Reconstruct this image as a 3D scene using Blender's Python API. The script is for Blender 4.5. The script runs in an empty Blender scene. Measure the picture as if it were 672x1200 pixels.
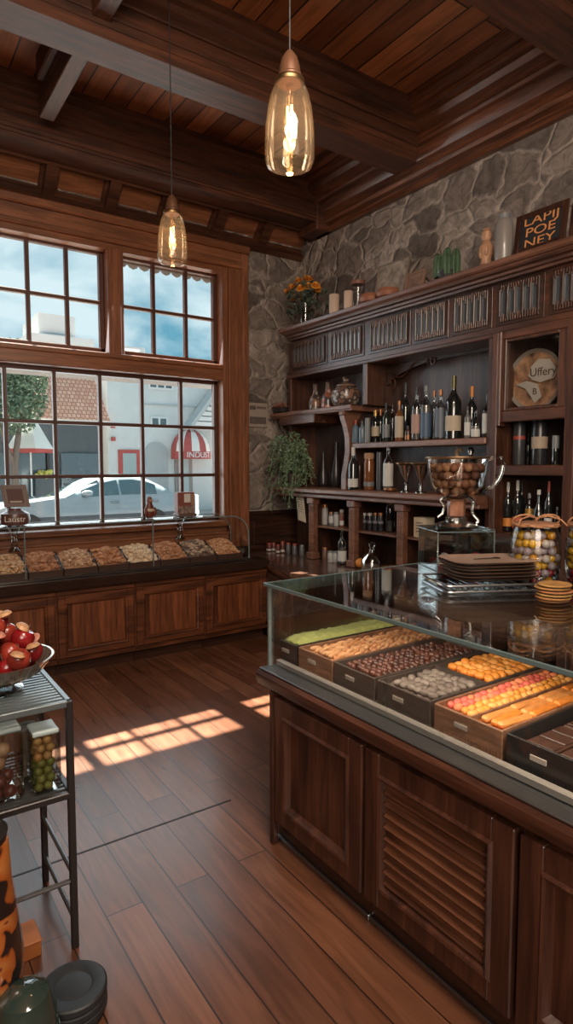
import bpy, bmesh, math, random
from mathutils import Vector, Matrix
rnd = random.Random(7)
PI = math.pi
scn = bpy.context.scene
COL = scn.collection

# ------------------------------------------------------------------ camera (672 x 1200 frame)
f_px, CX, CY = 723.0, 336.0, 600.0
yaw, pitch = math.radians(34.7), math.radians(4.35)
sy_, cy_, sp_, cp_ = math.sin(yaw), math.cos(yaw), math.sin(pitch), math.cos(pitch)
CAM = Vector((0, 0, 1.6))
RV = Vector((cy_, -sy_, 0)); FV = Vector((sy_*cp_, cy_*cp_, -sp_)); UV = Vector((sy_*sp_, cy_*sp_, cp_))
cd = bpy.data.cameras.new('camera'); cam = bpy.data.objects.new('camera', cd); COL.objects.link(cam)
cd.sensor_fit = 'VERTICAL'; cd.sensor_height = 24; cd.lens = 24*f_px/1200; cd.clip_start = 0.05; cd.clip_end = 300
M = Matrix.Identity(4)
for i in range(3):
    M[i][0] = RV[i]; M[i][1] = UV[i]; M[i][2] = -FV[i]; M[i][3] = CAM[i]
cam.matrix_world = M
scn.camera = cam
def ray(px, py): return FV + RV*((px-CX)/f_px) - UV*((py-CY)/f_px)
def onx(X, px, py):
    d = ray(px, py); return CAM + d*((X-CAM.x)/d.x)
def ony(Y, px, py):
    d = ray(px, py); return CAM + d*((Y-CAM.y)/d.y)

# ------------------------------------------------------------------ materials
MATS = {}
def newmat(name):
    m = bpy.data.materials.new(name); m.use_nodes = True; MATS[name] = m
    nt = m.node_tree; nt.nodes.clear()
    o = nt.nodes.new('ShaderNodeOutputMaterial')
    return m, nt, o
def N(nt, t, **k):
    n = nt.nodes.new(t)
    for a, b in k.items(): setattr(n, a, b)
    return n
def L(nt, a, b): nt.links.new(a, b)
def pri(name, col, rough=.5, metal=0, coat=0, emit=None, es=0, spec=.5, noise=0, nscale=12, trans=0, bump=0, bscale=40):
    m, nt, o = newmat(name)
    p = N(nt, 'ShaderNodeBsdfPrincipled')
    p.inputs['Base Color'].default_value = (*col, 1); p.inputs['Roughness'].default_value = rough
    p.inputs['Metallic'].default_value = metal; p.inputs['Coat Weight'].default_value = coat
    p.inputs['Specular IOR Level'].default_value = spec; p.inputs['Transmission Weight'].default_value = trans
    if emit:
        p.inputs['Emission Color'].default_value = (*emit, 1); p.inputs['Emission Strength'].default_value = es
    tc = N(nt, 'ShaderNodeTexCoord')
    if noise:
        n = N(nt, 'ShaderNodeTexNoise'); n.inputs['Scale'].default_value = nscale; n.inputs['Detail'].default_value = 5
        L(nt, tc.outputs['Object'], n.inputs['Vector'])
        r = N(nt, 'ShaderNodeMapRange'); r.inputs[1].default_value = .3; r.inputs[2].default_value = .7
        r.inputs[3].default_value = 1-noise; r.inputs[4].default_value = 1+noise
        L(nt, n.outputs['Fac'], r.inputs[0])
        mx = N(nt, 'ShaderNodeVectorMath', operation='SCALE'); mx.inputs[0].default_value = col
        L(nt, r.outputs[0], mx.inputs['Scale']); L(nt, mx.outputs[0], p.inputs['Base Color'])
    if bump:
        n2 = N(nt, 'ShaderNodeTexNoise'); n2.inputs['Scale'].default_value = bscale; n2.inputs['Detail'].default_value = 4
        L(nt, tc.outputs['Object'], n2.inputs['Vector'])
        b = N(nt, 'ShaderNodeBump'); b.inputs['Strength'].default_value = bump; b.inputs['Distance'].default_value = .01
        L(nt, n2.outputs['Fac'], b.inputs['Height']); L(nt, b.outputs[0], p.inputs['Normal'])
    L(nt, p.outputs[0], o.inputs[0])
    return m
def mulc(nt, a, bcol=None, b=None):
    x = N(nt, 'ShaderNodeMix', data_type='RGBA', blend_type='MULTIPLY'); x.inputs['Factor'].default_value = 1
    L(nt, a, x.inputs['A'])
    if b is not None: L(nt, b, x.inputs['B'])
    else: x.inputs['B'].default_value = (*bcol, 1)
    return x.outputs['Result']
def wood(name, dark, light, axis='z', rough=.38, coat=.15, sc=1.0, bump=.15):
    m, nt, o = newmat(name)
    p = N(nt, 'ShaderNodeBsdfPrincipled'); p.inputs['Roughness'].default_value = rough; p.inputs['Coat Weight'].default_value = coat
    p.inputs['Coat Roughness'].default_value = .25
    tc = N(nt, 'ShaderNodeTexCoord'); mp = N(nt, 'ShaderNodeMapping')
    s = {'x': (1.2, 16, 16), 'y': (16, 1.2, 16), 'z': (16, 16, 1.2)}[axis]
    mp.inputs['Scale'].default_value = tuple(v*sc for v in s)
    L(nt, tc.outputs['Object'], mp.inputs['Vector'])
    n = N(nt, 'ShaderNodeTexNoise'); n.inputs['Scale'].default_value = 1; n.inputs['Detail'].default_value = 6; n.inputs['Distortion'].default_value = 1.2
    L(nt, mp.outputs[0], n.inputs['Vector'])
    r = N(nt, 'ShaderNodeValToRGB'); e = r.color_ramp.elements
    e[0].position = .3; e[0].color = (*dark, 1); e[1].position = .72; e[1].color = (*light, 1)
    L(nt, n.outputs['Fac'], r.inputs[0])
    n2 = N(nt, 'ShaderNodeTexNoise'); n2.inputs['Scale'].default_value = 6; n2.inputs['Detail'].default_value = 3
    L(nt, mp.outputs[0], n2.inputs['Vector'])
    mr = N(nt, 'ShaderNodeMapRange'); mr.inputs[1].default_value = .35; mr.inputs[2].default_value = .65; mr.inputs[3].default_value = .72; mr.inputs[4].default_value = 1.12
    L(nt, n2.outputs['Fac'], mr.inputs[0])
    mx = N(nt, 'ShaderNodeVectorMath', operation='SCALE'); L(nt, r.outputs[0], mx.inputs[0]); L(nt, mr.outputs[0], mx.inputs['Scale'])
    L(nt, mx.outputs[0], p.inputs['Base Color'])
    b = N(nt, 'ShaderNodeBump'); b.inputs['Strength'].default_value = bump; b.inputs['Distance'].default_value = .004
    L(nt, n2.outputs['Fac'], b.inputs['Height']); L(nt, b.outputs[0], p.inputs['Normal'])
    L(nt, p.outputs[0], o.inputs[0])
    return m
def planks(name, c1, c2, gap, width, length, rough, coat=0, rot=PI/2, gscale=1.0, mortar=.004, bump=.3, spec=.5):
    """boards running along Y, with per-board tone and grain"""
    m, nt, o = newmat(name)
    p = N(nt, 'ShaderNodeBsdfPrincipled'); p.inputs['Coat Weight'].default_value = coat; p.inputs['Coat Roughness'].default_value = .18
    p.inputs['Specular IOR Level'].default_value = spec
    tc = N(nt, 'ShaderNodeTexCoord'); mp = N(nt, 'ShaderNodeMapping'); mp.inputs['Rotation'].default_value = (0, 0, rot)
    mp.inputs['Location'].default_value = (.37, .02, 0)
    L(nt, tc.outputs['Object'], mp.inputs['Vector'])
    bk = N(nt, 'ShaderNodeTexBrick'); bk.offset = .37; bk.offset_frequency = 2; bk.squash = 1
    bk.inputs['Color1'].default_value = (0, 0, 0, 1); bk.inputs['Color2'].default_value = (1, 1, 1, 1); bk.inputs['Mortar'].default_value = (.5, .5, .5, 1)
    bk.inputs['Scale'].default_value = 1; bk.inputs['Mortar Size'].default_value = mortar; bk.inputs['Mortar Smooth'].default_value = .1
    bk.inputs['Brick Width'].default_value = length; bk.inputs['Row Height'].default_value = width
    L(nt, mp.outputs[0], bk.inputs['Vector'])
    r = N(nt, 'ShaderNodeValToRGB'); e = r.color_ramp.elements
    e[0].color = (*c1, 1); e[1].color = (*c2, 1)
    L(nt, bk.outputs['Color'], r.inputs[0])
    # grain: offset by board tone so that boards differ
    m2 = N(nt, 'ShaderNodeMapping'); m2.inputs['Scale'].default_value = (1.3*gscale, 14*gscale, 1)
    ad = N(nt, 'ShaderNodeVectorMath', operation='MULTIPLY_ADD'); ad.inputs[1].default_value = (7.3, 3.1, 5)
    L(nt, bk.outputs['Color'], ad.inputs[0]); L(nt, mp.outputs[0], ad.inputs[2]); L(nt, ad.outputs[0], m2.inputs['Vector'])
    n = N(nt, 'ShaderNodeTexNoise'); n.inputs['Scale'].default_value = 1.6; n.inputs['Detail'].default_value = 7; n.inputs['Distortion'].default_value = 1.5
    L(nt, m2.outputs[0], n.inputs['Vector'])
    mr = N(nt, 'ShaderNodeMapRange'); mr.inputs[1].default_value = .3; mr.inputs[2].default_value = .7; mr.inputs[3].default_value = .62; mr.inputs[4].default_value = 1.25
    L(nt, n.outputs['Fac'], mr.inputs[0])
    mx = N(nt, 'ShaderNodeVectorMath', operation='SCALE'); L(nt, r.outputs[0], mx.inputs[0]); L(nt, mr.outputs[0], mx.inputs['Scale'])
    mm = N(nt, 'ShaderNodeMix', data_type='RGBA'); L(nt, bk.outputs['Fac'], mm.inputs['Factor']); L(nt, mx.outputs[0], mm.inputs['A']); mm.inputs['B'].default_value = (*gap, 1)
    L(nt, mm.outputs['Result'], p.inputs['Base Color'])
    rr = N(nt, 'ShaderNodeMapRange'); rr.inputs[3].default_value = rough-.07; rr.inputs[4].default_value = rough+.1
    L(nt, n.outputs['Fac'], rr.inputs[0]); L(nt, rr.outputs[0], p.inputs['Roughness'])
    b = N(nt, 'ShaderNodeBump'); b.inputs['Strength'].default_value = bump; b.inputs['Distance'].default_value = .004; b.invert = True
    ma = N(nt, 'ShaderNodeMath', operation='MULTIPLY_ADD'); ma.inputs[1].default_value = .12; L(nt, n.outputs['Fac'], ma.inputs[0]); L(nt, bk.outputs['Fac'], ma.inputs[2])
    L(nt, ma.outputs[0], b.inputs['Height']); L(nt, b.outputs[0], p.inputs['Normal'])
    L(nt, p.outputs[0], o.inputs[0])
    return m
def stone(name):
    m, nt, o = newmat(name)
    p = N(nt, 'ShaderNodeBsdfPrincipled'); p.inputs['Roughness'].default_value = .85
    tc = N(nt, 'ShaderNodeTexCoord')
    nw = N(nt, 'ShaderNodeTexNoise'); nw.inputs['Scale'].default_value = 3.5; nw.inputs['Detail'].default_value = 3
    L(nt, tc.outputs['Object'], nw.inputs['Vector'])
    ad = N(nt, 'ShaderNodeVectorMath', operation='MULTIPLY_ADD'); ad.inputs[1].default_value = (.34, .34, .30)
    L(nt, nw.outputs['Color'], ad.inputs[0]); L(nt, tc.outputs['Object'], ad.inputs[2])
    mp = N(nt, 'ShaderNodeMapping'); mp.inputs['Scale'].default_value = (3.3, 3.3, 5.0); L(nt, ad.outputs[0], mp.inputs['Vector'])
    v1 = N(nt, 'ShaderNodeTexVoronoi', feature='F1'); v1.inputs['Scale'].default_value = 1; v1.inputs['Randomness'].default_value = .85
    v2 = N(nt, 'ShaderNodeTexVoronoi', feature='DISTANCE_TO_EDGE'); v2.inputs['Scale'].default_value = 1; v2.inputs['Randomness'].default_value = .85
    L(nt, mp.outputs[0], v1.inputs['Vector']); L(nt, mp.outputs[0], v2.inputs['Vector'])
    bw = N(nt, 'ShaderNodeSeparateColor'); L(nt, v1.outputs['Color'], bw.inputs[0])
    r = N(nt, 'ShaderNodeValToRGB'); e = r.color_ramp.elements
    e[0].color = (.12, .094, .080, 1); e[1].color = (.33, .268, .226, 1)
    k = e.new(.5); k.color = (.21, .165, .138, 1)
    L(nt, bw.outputs[0], r.inputs[0])
    n = N(nt, 'ShaderNodeTexNoise'); n.inputs['Scale'].default_value = 7; n.inputs['Detail'].default_value = 9; n.inputs['Roughness'].default_value = .68; n.inputs['Distortion'].default_value = 1.6
    L(nt, tc.outputs['Object'], n.inputs['Vector'])
    mr = N(nt, 'ShaderNodeMapRange'); mr.inputs[1].default_value = .33; mr.inputs[2].default_value = .68; mr.inputs[3].default_value = .55; mr.inputs[4].default_value = 1.45
    L(nt, n.outputs['Fac'], mr.inputs[0])
    mx = N(nt, 'ShaderNodeVectorMath', operation='SCALE'); L(nt, r.outputs[0], mx.inputs[0]); L(nt, mr.outputs[0], mx.inputs['Scale'])
    ed = N(nt, 'ShaderNodeMapRange'); ed.inputs[1].default_value = .0; ed.inputs[2].default_value = .11; ed.inputs[3].default_value = 1; ed.inputs[4].default_value = 0
    L(nt, v2.outputs['Distance'], ed.inputs[0])
    e2 = N(nt, 'ShaderNodeMath', operation='MULTIPLY'); L(nt, ed.outputs[0], e2.inputs[0]); L(nt, mr.outputs[0], e2.inputs[1])
    e3 = N(nt, 'ShaderNodeMath', operation='MULTIPLY'); e3.inputs[1].default_value = .85; L(nt, e2.outputs[0], e3.inputs[0]); e3.use_clamp = True
    mm = N(nt, 'ShaderNodeMix', data_type='RGBA'); L(nt, e3.outputs[0], mm.inputs['Factor']); L(nt, mx.outputs[0], mm.inputs['A']); mm.inputs['B'].default_value = (.42, .345, .295, 1)
    L(nt, mm.outputs['Result'], p.inputs['Base Color'])
    h = N(nt, 'ShaderNodeMapRange'); h.inputs[1].default_value = 0; h.inputs[2].default_value = .10; L(nt, v2.outputs['Distance'], h.inputs[0])
    ma = N(nt, 'ShaderNodeMath', operation='MULTIPLY_ADD'); ma.inputs[1].default_value = 1.5; L(nt, n.outputs['Fac'], ma.inputs[0]); L(nt, h.outputs[0], ma.inputs[2])
    b = N(nt, 'ShaderNodeBump'); b.inputs['Strength'].default_value = .8; b.inputs['Distance'].default_value = .035
    L(nt, ma.outputs[0], b.inputs['Height']); L(nt, b.outputs[0], p.inputs['Normal'])
    L(nt, p.outputs[0], o.inputs[0])
    return m
def thin_glass(name, tint=(1, 1, 1), refl=.06, rough=0.0, edge=.6, gtint=(1, 1, 1), haze=0, hcol=(.8, .8, .8), edark=None):
    """thin clear pane: straight transmission, fresnel reflection, optional milky haze and darker grazing edges"""
    m, nt, o = newmat(name)
    t = N(nt, 'ShaderNodeBsdfTransparent'); t.inputs[0].default_value = (*tint, 1)
    g = N(nt, 'ShaderNodeBsdfGlossy'); g.inputs['Roughness'].default_value = rough; g.inputs['Color'].default_value = (*gtint, 1)
    fr = N(nt, 'ShaderNodeFresnel'); fr.inputs[0].default_value = 1.45
    mr = N(nt, 'ShaderNodeMapRange'); mr.inputs[1].default_value = .034; mr.inputs[2].default_value = .8; mr.inputs[3].default_value = refl; mr.inputs[4].default_value = edge; mr.clamp = True
    L(nt, fr.outputs[0], mr.inputs[0])
    if edark:
        cm_ = N(nt, 'ShaderNodeMix', data_type='RGBA'); lw = N(nt, 'ShaderNodeLayerWeight'); lw.inputs[0].default_value = .35
        L(nt, lw.outputs['Facing'], cm_.inputs['Factor']); cm_.inputs['A'].default_value = (*tint, 1); cm_.inputs['B'].default_value = (*edark, 1); L(nt, cm_.outputs['Result'], t.inputs[0])
    base = t
    if haze:
        d = N(nt, 'ShaderNodeBsdfTranslucent'); d.inputs[0].default_value = (*hcol, 1); d2 = N(nt, 'ShaderNodeBsdfDiffuse'); d2.inputs[0].default_value = (*hcol, 1)
        a1 = N(nt, 'ShaderNodeMixShader'); a1.inputs[0].default_value = .5; L(nt, d.outputs[0], a1.inputs[1]); L(nt, d2.outputs[0], a1.inputs[2])
        hm = N(nt, 'ShaderNodeMixShader'); hm.inputs[0].default_value = haze; L(nt, t.outputs[0], hm.inputs[1]); L(nt, a1.outputs[0], hm.inputs[2]); base = hm
    mx = N(nt, 'ShaderNodeMixShader'); L(nt, mr.outputs[0], mx.inputs[0]); L(nt, base.outputs[0], mx.inputs[1]); L(nt, g.outputs[0], mx.inputs[2])
    L(nt, mx.outputs[0], o.inputs[0])
    return m

MAH_D, MAH_L = (.026, .0098, .0055), (.120, .044, .023)
W_X = wood('mahogany_x', MAH_D, MAH_L, 'x'); W_Y = wood('mahogany_y', MAH_D, MAH_L, 'y'); W_Z = wood('mahogany_z', MAH_D, MAH_L, 'z')
DK_Y = wood('dark_walnut_y', (.016, .007, .005), (.062, .025, .014), 'y', rough=.32); DK_Z = wood('dark_walnut_z', (.016, .007, .005), (.062, .025, .014), 'z', rough=.32)
DK_X = wood('dark_walnut_x', (.016, .007, .005), (.062, .025, .014), 'x', rough=.32)
WIN_X = wood('window_wood_x', (.135, .046, .019), (.31, .115, .05), 'x', rough=.42); WIN_Z = wood('window_wood_z', (.135, .046, .019), (.31, .115, .05), 'z', rough=.42)
SASH = pri('sash_paint', (.075, .028, .017), .45)
BEAM_X = wood('beam_x', (.028, .010, .005), (.125, .040, .017), 'x', rough=.55, coat=0); BEAM_Y = wood('beam_y', (.028, .010, .005), (.135, .044, .018), 'y', rough=.55, coat=0)
RED_X = wood('case_wood_x', (.035, .010, .005), (.18, .058, .022), 'x'); RED_Z_LIT = wood('case_wood_z_lit', (.055, .016, .007), (.26, .082, .031), 'z')  # door panel wood is paler: its lit glow is put into the colour
SHELFW = wood('shelf_wood', (.11, .045, .027), (.24, .11, .068), 'y', rough=.4)
ISL_Y = wood('island_wood_y', (.025, .009, .006), (.105, .038, .021), 'y', rough=.33); ISL_Z = wood('island_wood_z', (.025, .009, .006), (.11, .039, .021), 'z', rough=.33)
LOUV = wood('louvre_wood', (.045, .015, .008), (.20, .075, .035), 'y', rough=.35, sc=.8)
FLOOR = planks('floor_planks', (.115, .042, .021), (.21, .085, .043), (.03, .013, .008), .135, 1.7, .30, coat=.2, mortar=.003)
CROWN = wood('crown_wood', (.045, .016, .008), (.20, .07, .031), 'y', rough=.33, coat=.35)
CEIL = planks('ceiling_planks', (.15, .047, .018), (.44, .16, .062), (.012, .005, .002), .165, 6, .42, gscale=.8, mortar=.006)
STONE = stone('rubble_stone')
GLASSW = thin_glass('window_glass', (.96, .98, .98), .03, 0, .35)
GLASSC = thin_glass('case_glass', (.975, .985, .985), .012, 0, .3)
GLASST = thin_glass('top_glass', (.95, .975, .975), .03, 0, .8)
GLASSJ = thin_glass('jar_glass', (.93, .95, .95), .05, .02, .7, edark=(.55, .60, .60))
GEDGE = pri('glass_edge', (.16, .20, .20), .12, spec=.8)
AMBER = thin_glass('amber_lamp_glass', (.92, .87, .79), .05, .02, .5, (1, .95, .88), .08, (.7, .62, .52), (.62, .56, .49))
CHROME = pri('chrome', (.45, .45, .44), .22, 1)
STEEL = pri('brushed_steel', (.30, .31, .32), .35, 1, bump=.05, bscale=120)
DSTEEL = pri('dark_steel', (.052, .047, .046), .38, .6)
BRASS = pri('aged_brass', (.34, .23, .12), .35, 1)
BLACK = pri('black_gloss', (.012, .011, .012), .2)
BLACKM = pri('black_matte', (.02, .019, .02), .6)
DARKTOP = pri('dark_stone_top', (.02, .018, .018), .18, coat=.3, noise=.3, nscale=30)
WHITE = pri('off_white', (.62, .58, .52), .6)
CREAM = pri('cream_paper', (.52, .43, .31), .7, noise=.12, nscale=25)
# ------------------------------------------------------------------ mesh helpers
class MB:
    def __init__(s): s.v = []; s.f = []; s.mi = []; s.m = 0; s.T = None
    def add(s, vs, fs):
        o = len(s.v)
        if s.T: vs = [s.T(*p) for p in vs]
        s.v += [tuple(p) for p in vs]; s.f += [tuple(i+o for i in q) for q in fs]; s.mi += [s.m]*len(fs); return s
    def box(s, x0, x1, y0, y1, z0, z1, b=0):
        x0, x1 = sorted((x0, x1)); y0, y1 = sorted((y0, y1)); z0, z1 = sorted((z0, z1))
        b = min(b, (x1-x0)*.45, (y1-y0)*.45, (z1-z0)*.45)
        if b <= 0:
            return s.add([(x, y, z) for z in (z0, z1) for y in (y0, y1) for x in (x0, x1)],
                  [(0, 2, 3, 1), (4, 5, 7, 6), (0, 1, 5, 4), (2, 6, 7, 3), (0, 4, 6, 2), (1, 3, 7, 5)])
        X, Y, Z = (x0, x1), (y0, y1), (z0, z1); vs = []; ix = {}
        for i in (0, 1):
            for j in (0, 1):
                for k in (0, 1):
                    c = [X[i], Y[j], Z[k]]; d = [b*(1-2*i), b*(1-2*j), b*(1-2*k)]
                    for a in range(3):
                        p = [c[n]+(d[n] if n != a else 0) for n in range(3)]; ix[(i, j, k, a)] = len(vs); vs.append(p)
        F = []
        def q(*t): F.append(tuple(ix[a] for a in t))
        for i in (0, 1): q((i, 0, 0, 0), (i, 1, 0, 0), (i, 1, 1, 0), (i, 0, 1, 0))
        for j in (0, 1): q((0, j, 0, 1), (1, j, 0, 1), (1, j, 1, 1), (0, j, 1, 1))
        for k in (0, 1): q((0, 0, k, 2), (1, 0, k, 2), (1, 1, k, 2), (0, 1, k, 2))
        for i in (0, 1):
            for j in (0, 1): q((i, j, 0, 0), (i, j, 1, 0), (i, j, 1, 1), (i, j, 0, 1))
        for i in (0, 1):
            for k in (0, 1): q((i, 0, k, 0), (i, 1, k, 0), (i, 1, k, 2), (i, 0, k, 2))
        for j in (0, 1):
            for k in (0, 1): q((0, j, k, 1), (1, j, k, 1), (1, j, k, 2), (0, j, k, 2))
        for i in (0, 1):
            for j in (0, 1):
                for k in (0, 1): q((i, j, k, 0), (i, j, k, 1), (i, j, k, 2))
        return s.add(vs, F)
    def lathe(s, prof, cx=0, cy=0, z=0, seg=20, sx=1, sy=1, cap=True):
        vs = []; n = len(prof)
        for r, h in prof:
            for i in range(seg):
                a = 2*PI*i/seg; vs.append((cx+r*sx*math.cos(a), cy+r*sy*math.sin(a), z+h))
        F = [(j*seg+i, j*seg+(i+1) % seg, (j+1)*seg+(i+1) % seg, (j+1)*seg+i) for j in range(n-1) for i in range(seg)]
        if cap:
            if prof[0][0] > 1e-5: F.append(tuple(range(seg))[::-1])
            if prof[-1][0] > 1e-5: F.append(tuple((n-1)*seg+i for i in range(seg)))
        return s.add(vs, F)
    def tube(s, pts, r, seg=8, closed=False):
        pts = [Vector(p) for p in pts]; n = len(pts); rs = r if isinstance(r, (list, tuple)) else [r]*n
        vs = []; up = Vector((0, 0, 1)); prev = None
        for i, p in enumerate(pts):
            a = pts[(i-1) % n] if (closed or i > 0) else p; b = pts[(i+1) % n] if (closed or i < n-1) else p
            t = (b-a).normalized() if (b-a).length > 1e-9 else Vector((0, 0, 1))
            if prev is None:
                u = t.cross(up)
                if u.length < 1e-3: u = t.cross(Vector((1, 0, 0)))
            else: u = prev - t*prev.dot(t)
            u.normalize(); prev = u; w = t.cross(u)
            for k in range(seg):
                an = 2*PI*k/seg; vs.append(p+u*(rs[i]*math.cos(an))+w*(rs[i]*math.sin(an)))
        m = n if closed else n-1
        F = [(i*seg+k, i*seg+(k+1) % seg, ((i+1) % n)*seg+(k+1) % seg, ((i+1) % n)*seg+k) for i in range(m) for k in range(seg)]
        if not closed: F += [tuple(range(seg))[::-1], tuple((n-1)*seg+k for k in range(seg))]
        return s.add(vs, F)
    def prism(s, poly, ax, a, b):
        """poly in the two other axes (cyclic order y,z / x,z / x,y)"""
        def pt(u, v, w): return {'x': (w, u, v), 'y': (u, w, v), 'z': (u, v, w)}[ax]
        n = len(poly); vs = [pt(u, v, a) for u, v in poly]+[pt(u, v, b) for u, v in poly]
        F = [tuple(range(n))[::-1], tuple(range(n, 2*n))]+[(i, (i+1) % n, n+(i+1) % n, n+i) for i in range(n)]
        return s.add(vs, F)
    def ball(s, c, r, seg=12, rings=8, jit=0, rg=None):
        if not isinstance(r, (tuple, list)): r = (r, r, r)
        vs = [(c[0], c[1], c[2]-r[2])]
        for j in range(1, rings):
            t = PI*j/rings
            for i in range(seg):
                a = 2*PI*i/seg; k = 1+(rg.uniform(-jit, jit) if jit else 0)
                vs.append((c[0]+r[0]*k*math.sin(t)*math.cos(a), c[1]+r[1]*k*math.sin(t)*math.sin(a), c[2]-r[2]*k*math.cos(t)))
        vs.append((c[0], c[1], c[2]+r[2])); e = len(vs)-1
        F = [(0, 1+(i+1) % seg, 1+i) for i in range(seg)]
        for j in range(rings-2):
            o = 1+j*seg
            F += [(o+i, o+(i+1) % seg, o+seg+(i+1) % seg, o+seg+i) for i in range(seg)]
        o = 1+(rings-2)*seg
        F += [(o+i, o+(i+1) % seg, e) for i in range(seg)]
        return s.add(vs, F)
    def quad(s, a, b, c, d): return s.add([a, b, c, d], [(0, 1, 2, 3)])
    def build(s, name, mats, off=(0, 0, 0), ang=35):
        me = bpy.data.meshes.new(name)
        me.from_pydata([(x-off[0], y-off[1], z-off[2]) for x, y, z in s.v], [], s.f)
        for m in (mats if isinstance(mats, (list, tuple)) else [mats]): me.materials.append(m)
        if any(s.mi):
            me.polygons.foreach_set('material_index', s.mi)
        bm = bmesh.new(); bm.from_mesh(me); bmesh.ops.recalc_face_normals(bm, faces=bm.faces); bm.to_mesh(me); bm.free()
        me.shade_smooth(); me.set_sharp_from_angle(angle=math.radians(ang)); me.update()
        return me
def tag(o, label=None, cat=None, group=None, kind=None):
    if label: o['label'] = label
    if cat: o['category'] = cat
    if group: o['group'] = group
    if kind: o['kind'] = kind
    return o
ORG = {}
def thing(name, label, cat, loc, group=None):
    o = bpy.data.objects.new(name, None); COL.objects.link(o); o.location = loc; o.empty_display_size = .05
    ORG[o.name] = tuple(loc)
    return tag(o, label, cat, group)
def part(name, mb, mat, parent, label=None, kind=None, ang=35):
    """a child mesh; mb is in world coordinates"""
    off = ORG[parent.name]
    o = bpy.data.objects.new(name, mb.build(name, mat, off, ang)); COL.objects.link(o); o.parent = parent
    ORG[o.name] = off
    return tag(o, label, None, None, kind)
def single(name, mb, mat, label, cat, group=None, kind=None, ang=35):
    xs = [p[0] for p in mb.v]; ys = [p[1] for p in mb.v]; zs = [p[2] for p in mb.v]
    off = ((min(xs)+max(xs))/2, (min(ys)+max(ys))/2, min(zs))
    o = bpy.data.objects.new(name, mb.build(name, mat, off, ang)); COL.objects.link(o); o.location = off
    ORG[o.name] = off
    return tag(o, label, cat, group, kind)
def struct(name, mb, mat, parent=None, ang=35):
    o = bpy.data.objects.new(name, mb.build(name, mat, (0, 0, 0), ang)); COL.objects.link(o)
    ORG[o.name] = (0, 0, 0)
    if parent: o.parent = parent
    else: o['kind'] = 'structure'
    return o
def copy_tree(o, parent=None):
    c = o.copy(); COL.objects.link(c); c.parent = parent
    for ch in list(o.children): copy_tree(ch, c)
    return c
def text_mb(body, size, T, ext=.002, align='CENTER', mb=None):
    cu = bpy.data.curves.new('lettering', 'FONT'); cu.body = body; cu.size = size; cu.extrude = ext; cu.align_x = align; cu.align_y = 'CENTER'
    to = bpy.data.objects.new('lettering', cu); COL.objects.link(to)
    dg = bpy.context.evaluated_depsgraph_get(); me = bpy.data.meshes.new_from_object(to.evaluated_get(dg))
    mb = mb or MB()
    vs = [T(*v.co) for v in me.vertices]; mb.T = None
    mb.add(vs, [tuple(p.vertices) for p in me.polygons])
    bpy.data.objects.remove(to); bpy.data.curves.remove(cu); bpy.data.meshes.remove(me)
    return mb
# ================================================================== THE ROOM
XB, YW = 3.85, 5.28          # stone wall face, window wall face
XL, YB = -2.2, -2.6          # unseen sides of the shop
ZC = 4.32
m = MB(); m.box(XL-.2, XB+.2, YB-.2, YW+.3, -.12, 0); struct('floor', m, FLOOR)
m = MB(); m.box(XL, 1.40, 2.484, 2.494, .0002, .0012); struct('trim_1', m, pri('floor_seam', (.008, .005, .004), .5))
m = MB(); m.box(XB, XB+.2, YB-.2, YW+.3, 0, ZC); struct('wall_right', m, STONE)
PLAS = pri('dark_plaster', (.14, .085, .055), .7, noise=.2)
m = MB(); m.box(XL-.2, XL, YB-.2, YW+.3, 0, ZC); struct('wall_left', m, PLAS)
m = MB(); m.box(XL, XB, YB-.2, YB, 0, ZC); struct('wall_back', m, PLAS)
# window wall: stone with one opening
OX0, OX1, OZ0, OZ1 = .56, 2.92, 1.02, 3.47
m = MB(); m.box(OX1, XB, YW, YW+.16, 0, ZC); m.box(XL, OX0, YW, YW+.16, 0, ZC); m.box(OX0, OX1, YW, YW+.16, 0, OZ0); m.box(OX0, OX1, YW, YW+.16, OZ1, ZC)
struct('wall_front', m, STONE)
m = MB(); m.box(3.14, 3.84, 5.235, 5.28, .0, 1.12, .005); m.box(3.14, 3.84, 5.225, 5.28, 1.10, 1.14, .008); m.box(3.22, 3.76, 5.222, 5.24, .8, 1.04, .01)
struct('trim_2', m, DK_X)
# ceiling boards and everything of the coffering
m = MB(); m.box(XL-.2, XB+.2, YB-.2, YW+.3, ZC, ZC+.1); struct('ceiling', m, CEIL)
def stair(m, ax, a, b, pts):   # extruded step profile
    m.prism(pts, ax, a, b)
def beam_x(name, y0, y1, x0, x1, zb=3.9, front=True, back=True):
    m = MB(); m.box(x0, x1, y0, y1, zb, ZC, .006)
    m.box(x0, x1, y0-.006, y1+.006, zb+.06, zb+.085)
    for ya, yb in ((y0-.012, y0), (y1, y1+.012)):
        m.box(x0, x1, ya, yb, zb+.11, zb+.135, .004); m.box(x0, x1, ya-.01 if ya < y0 else ya, yb if ya < y0 else yb+.01, zb+.20, zb+.235, .006)
    m.prism([(y0, 4.20), (y0-.02, 4.22), (y0-.02, 4.255), (y0-.045, 4.275), (y0-.045, ZC), (y0, ZC)], 'x', x0, x1)
    m.prism([(y1, 4.20), (y1, ZC), (y1+.045, ZC), (y1+.045, 4.275), (y1+.02, 4.255), (y1+.02, 4.22)], 'x', x0, x1)
    return struct(name, m, BEAM_X)
beam_x('trim_3', 3.45, 3.70, XL, 3.60)
beam_x('trim_4', 1.92, 2.17, XL, 3.60)
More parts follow.
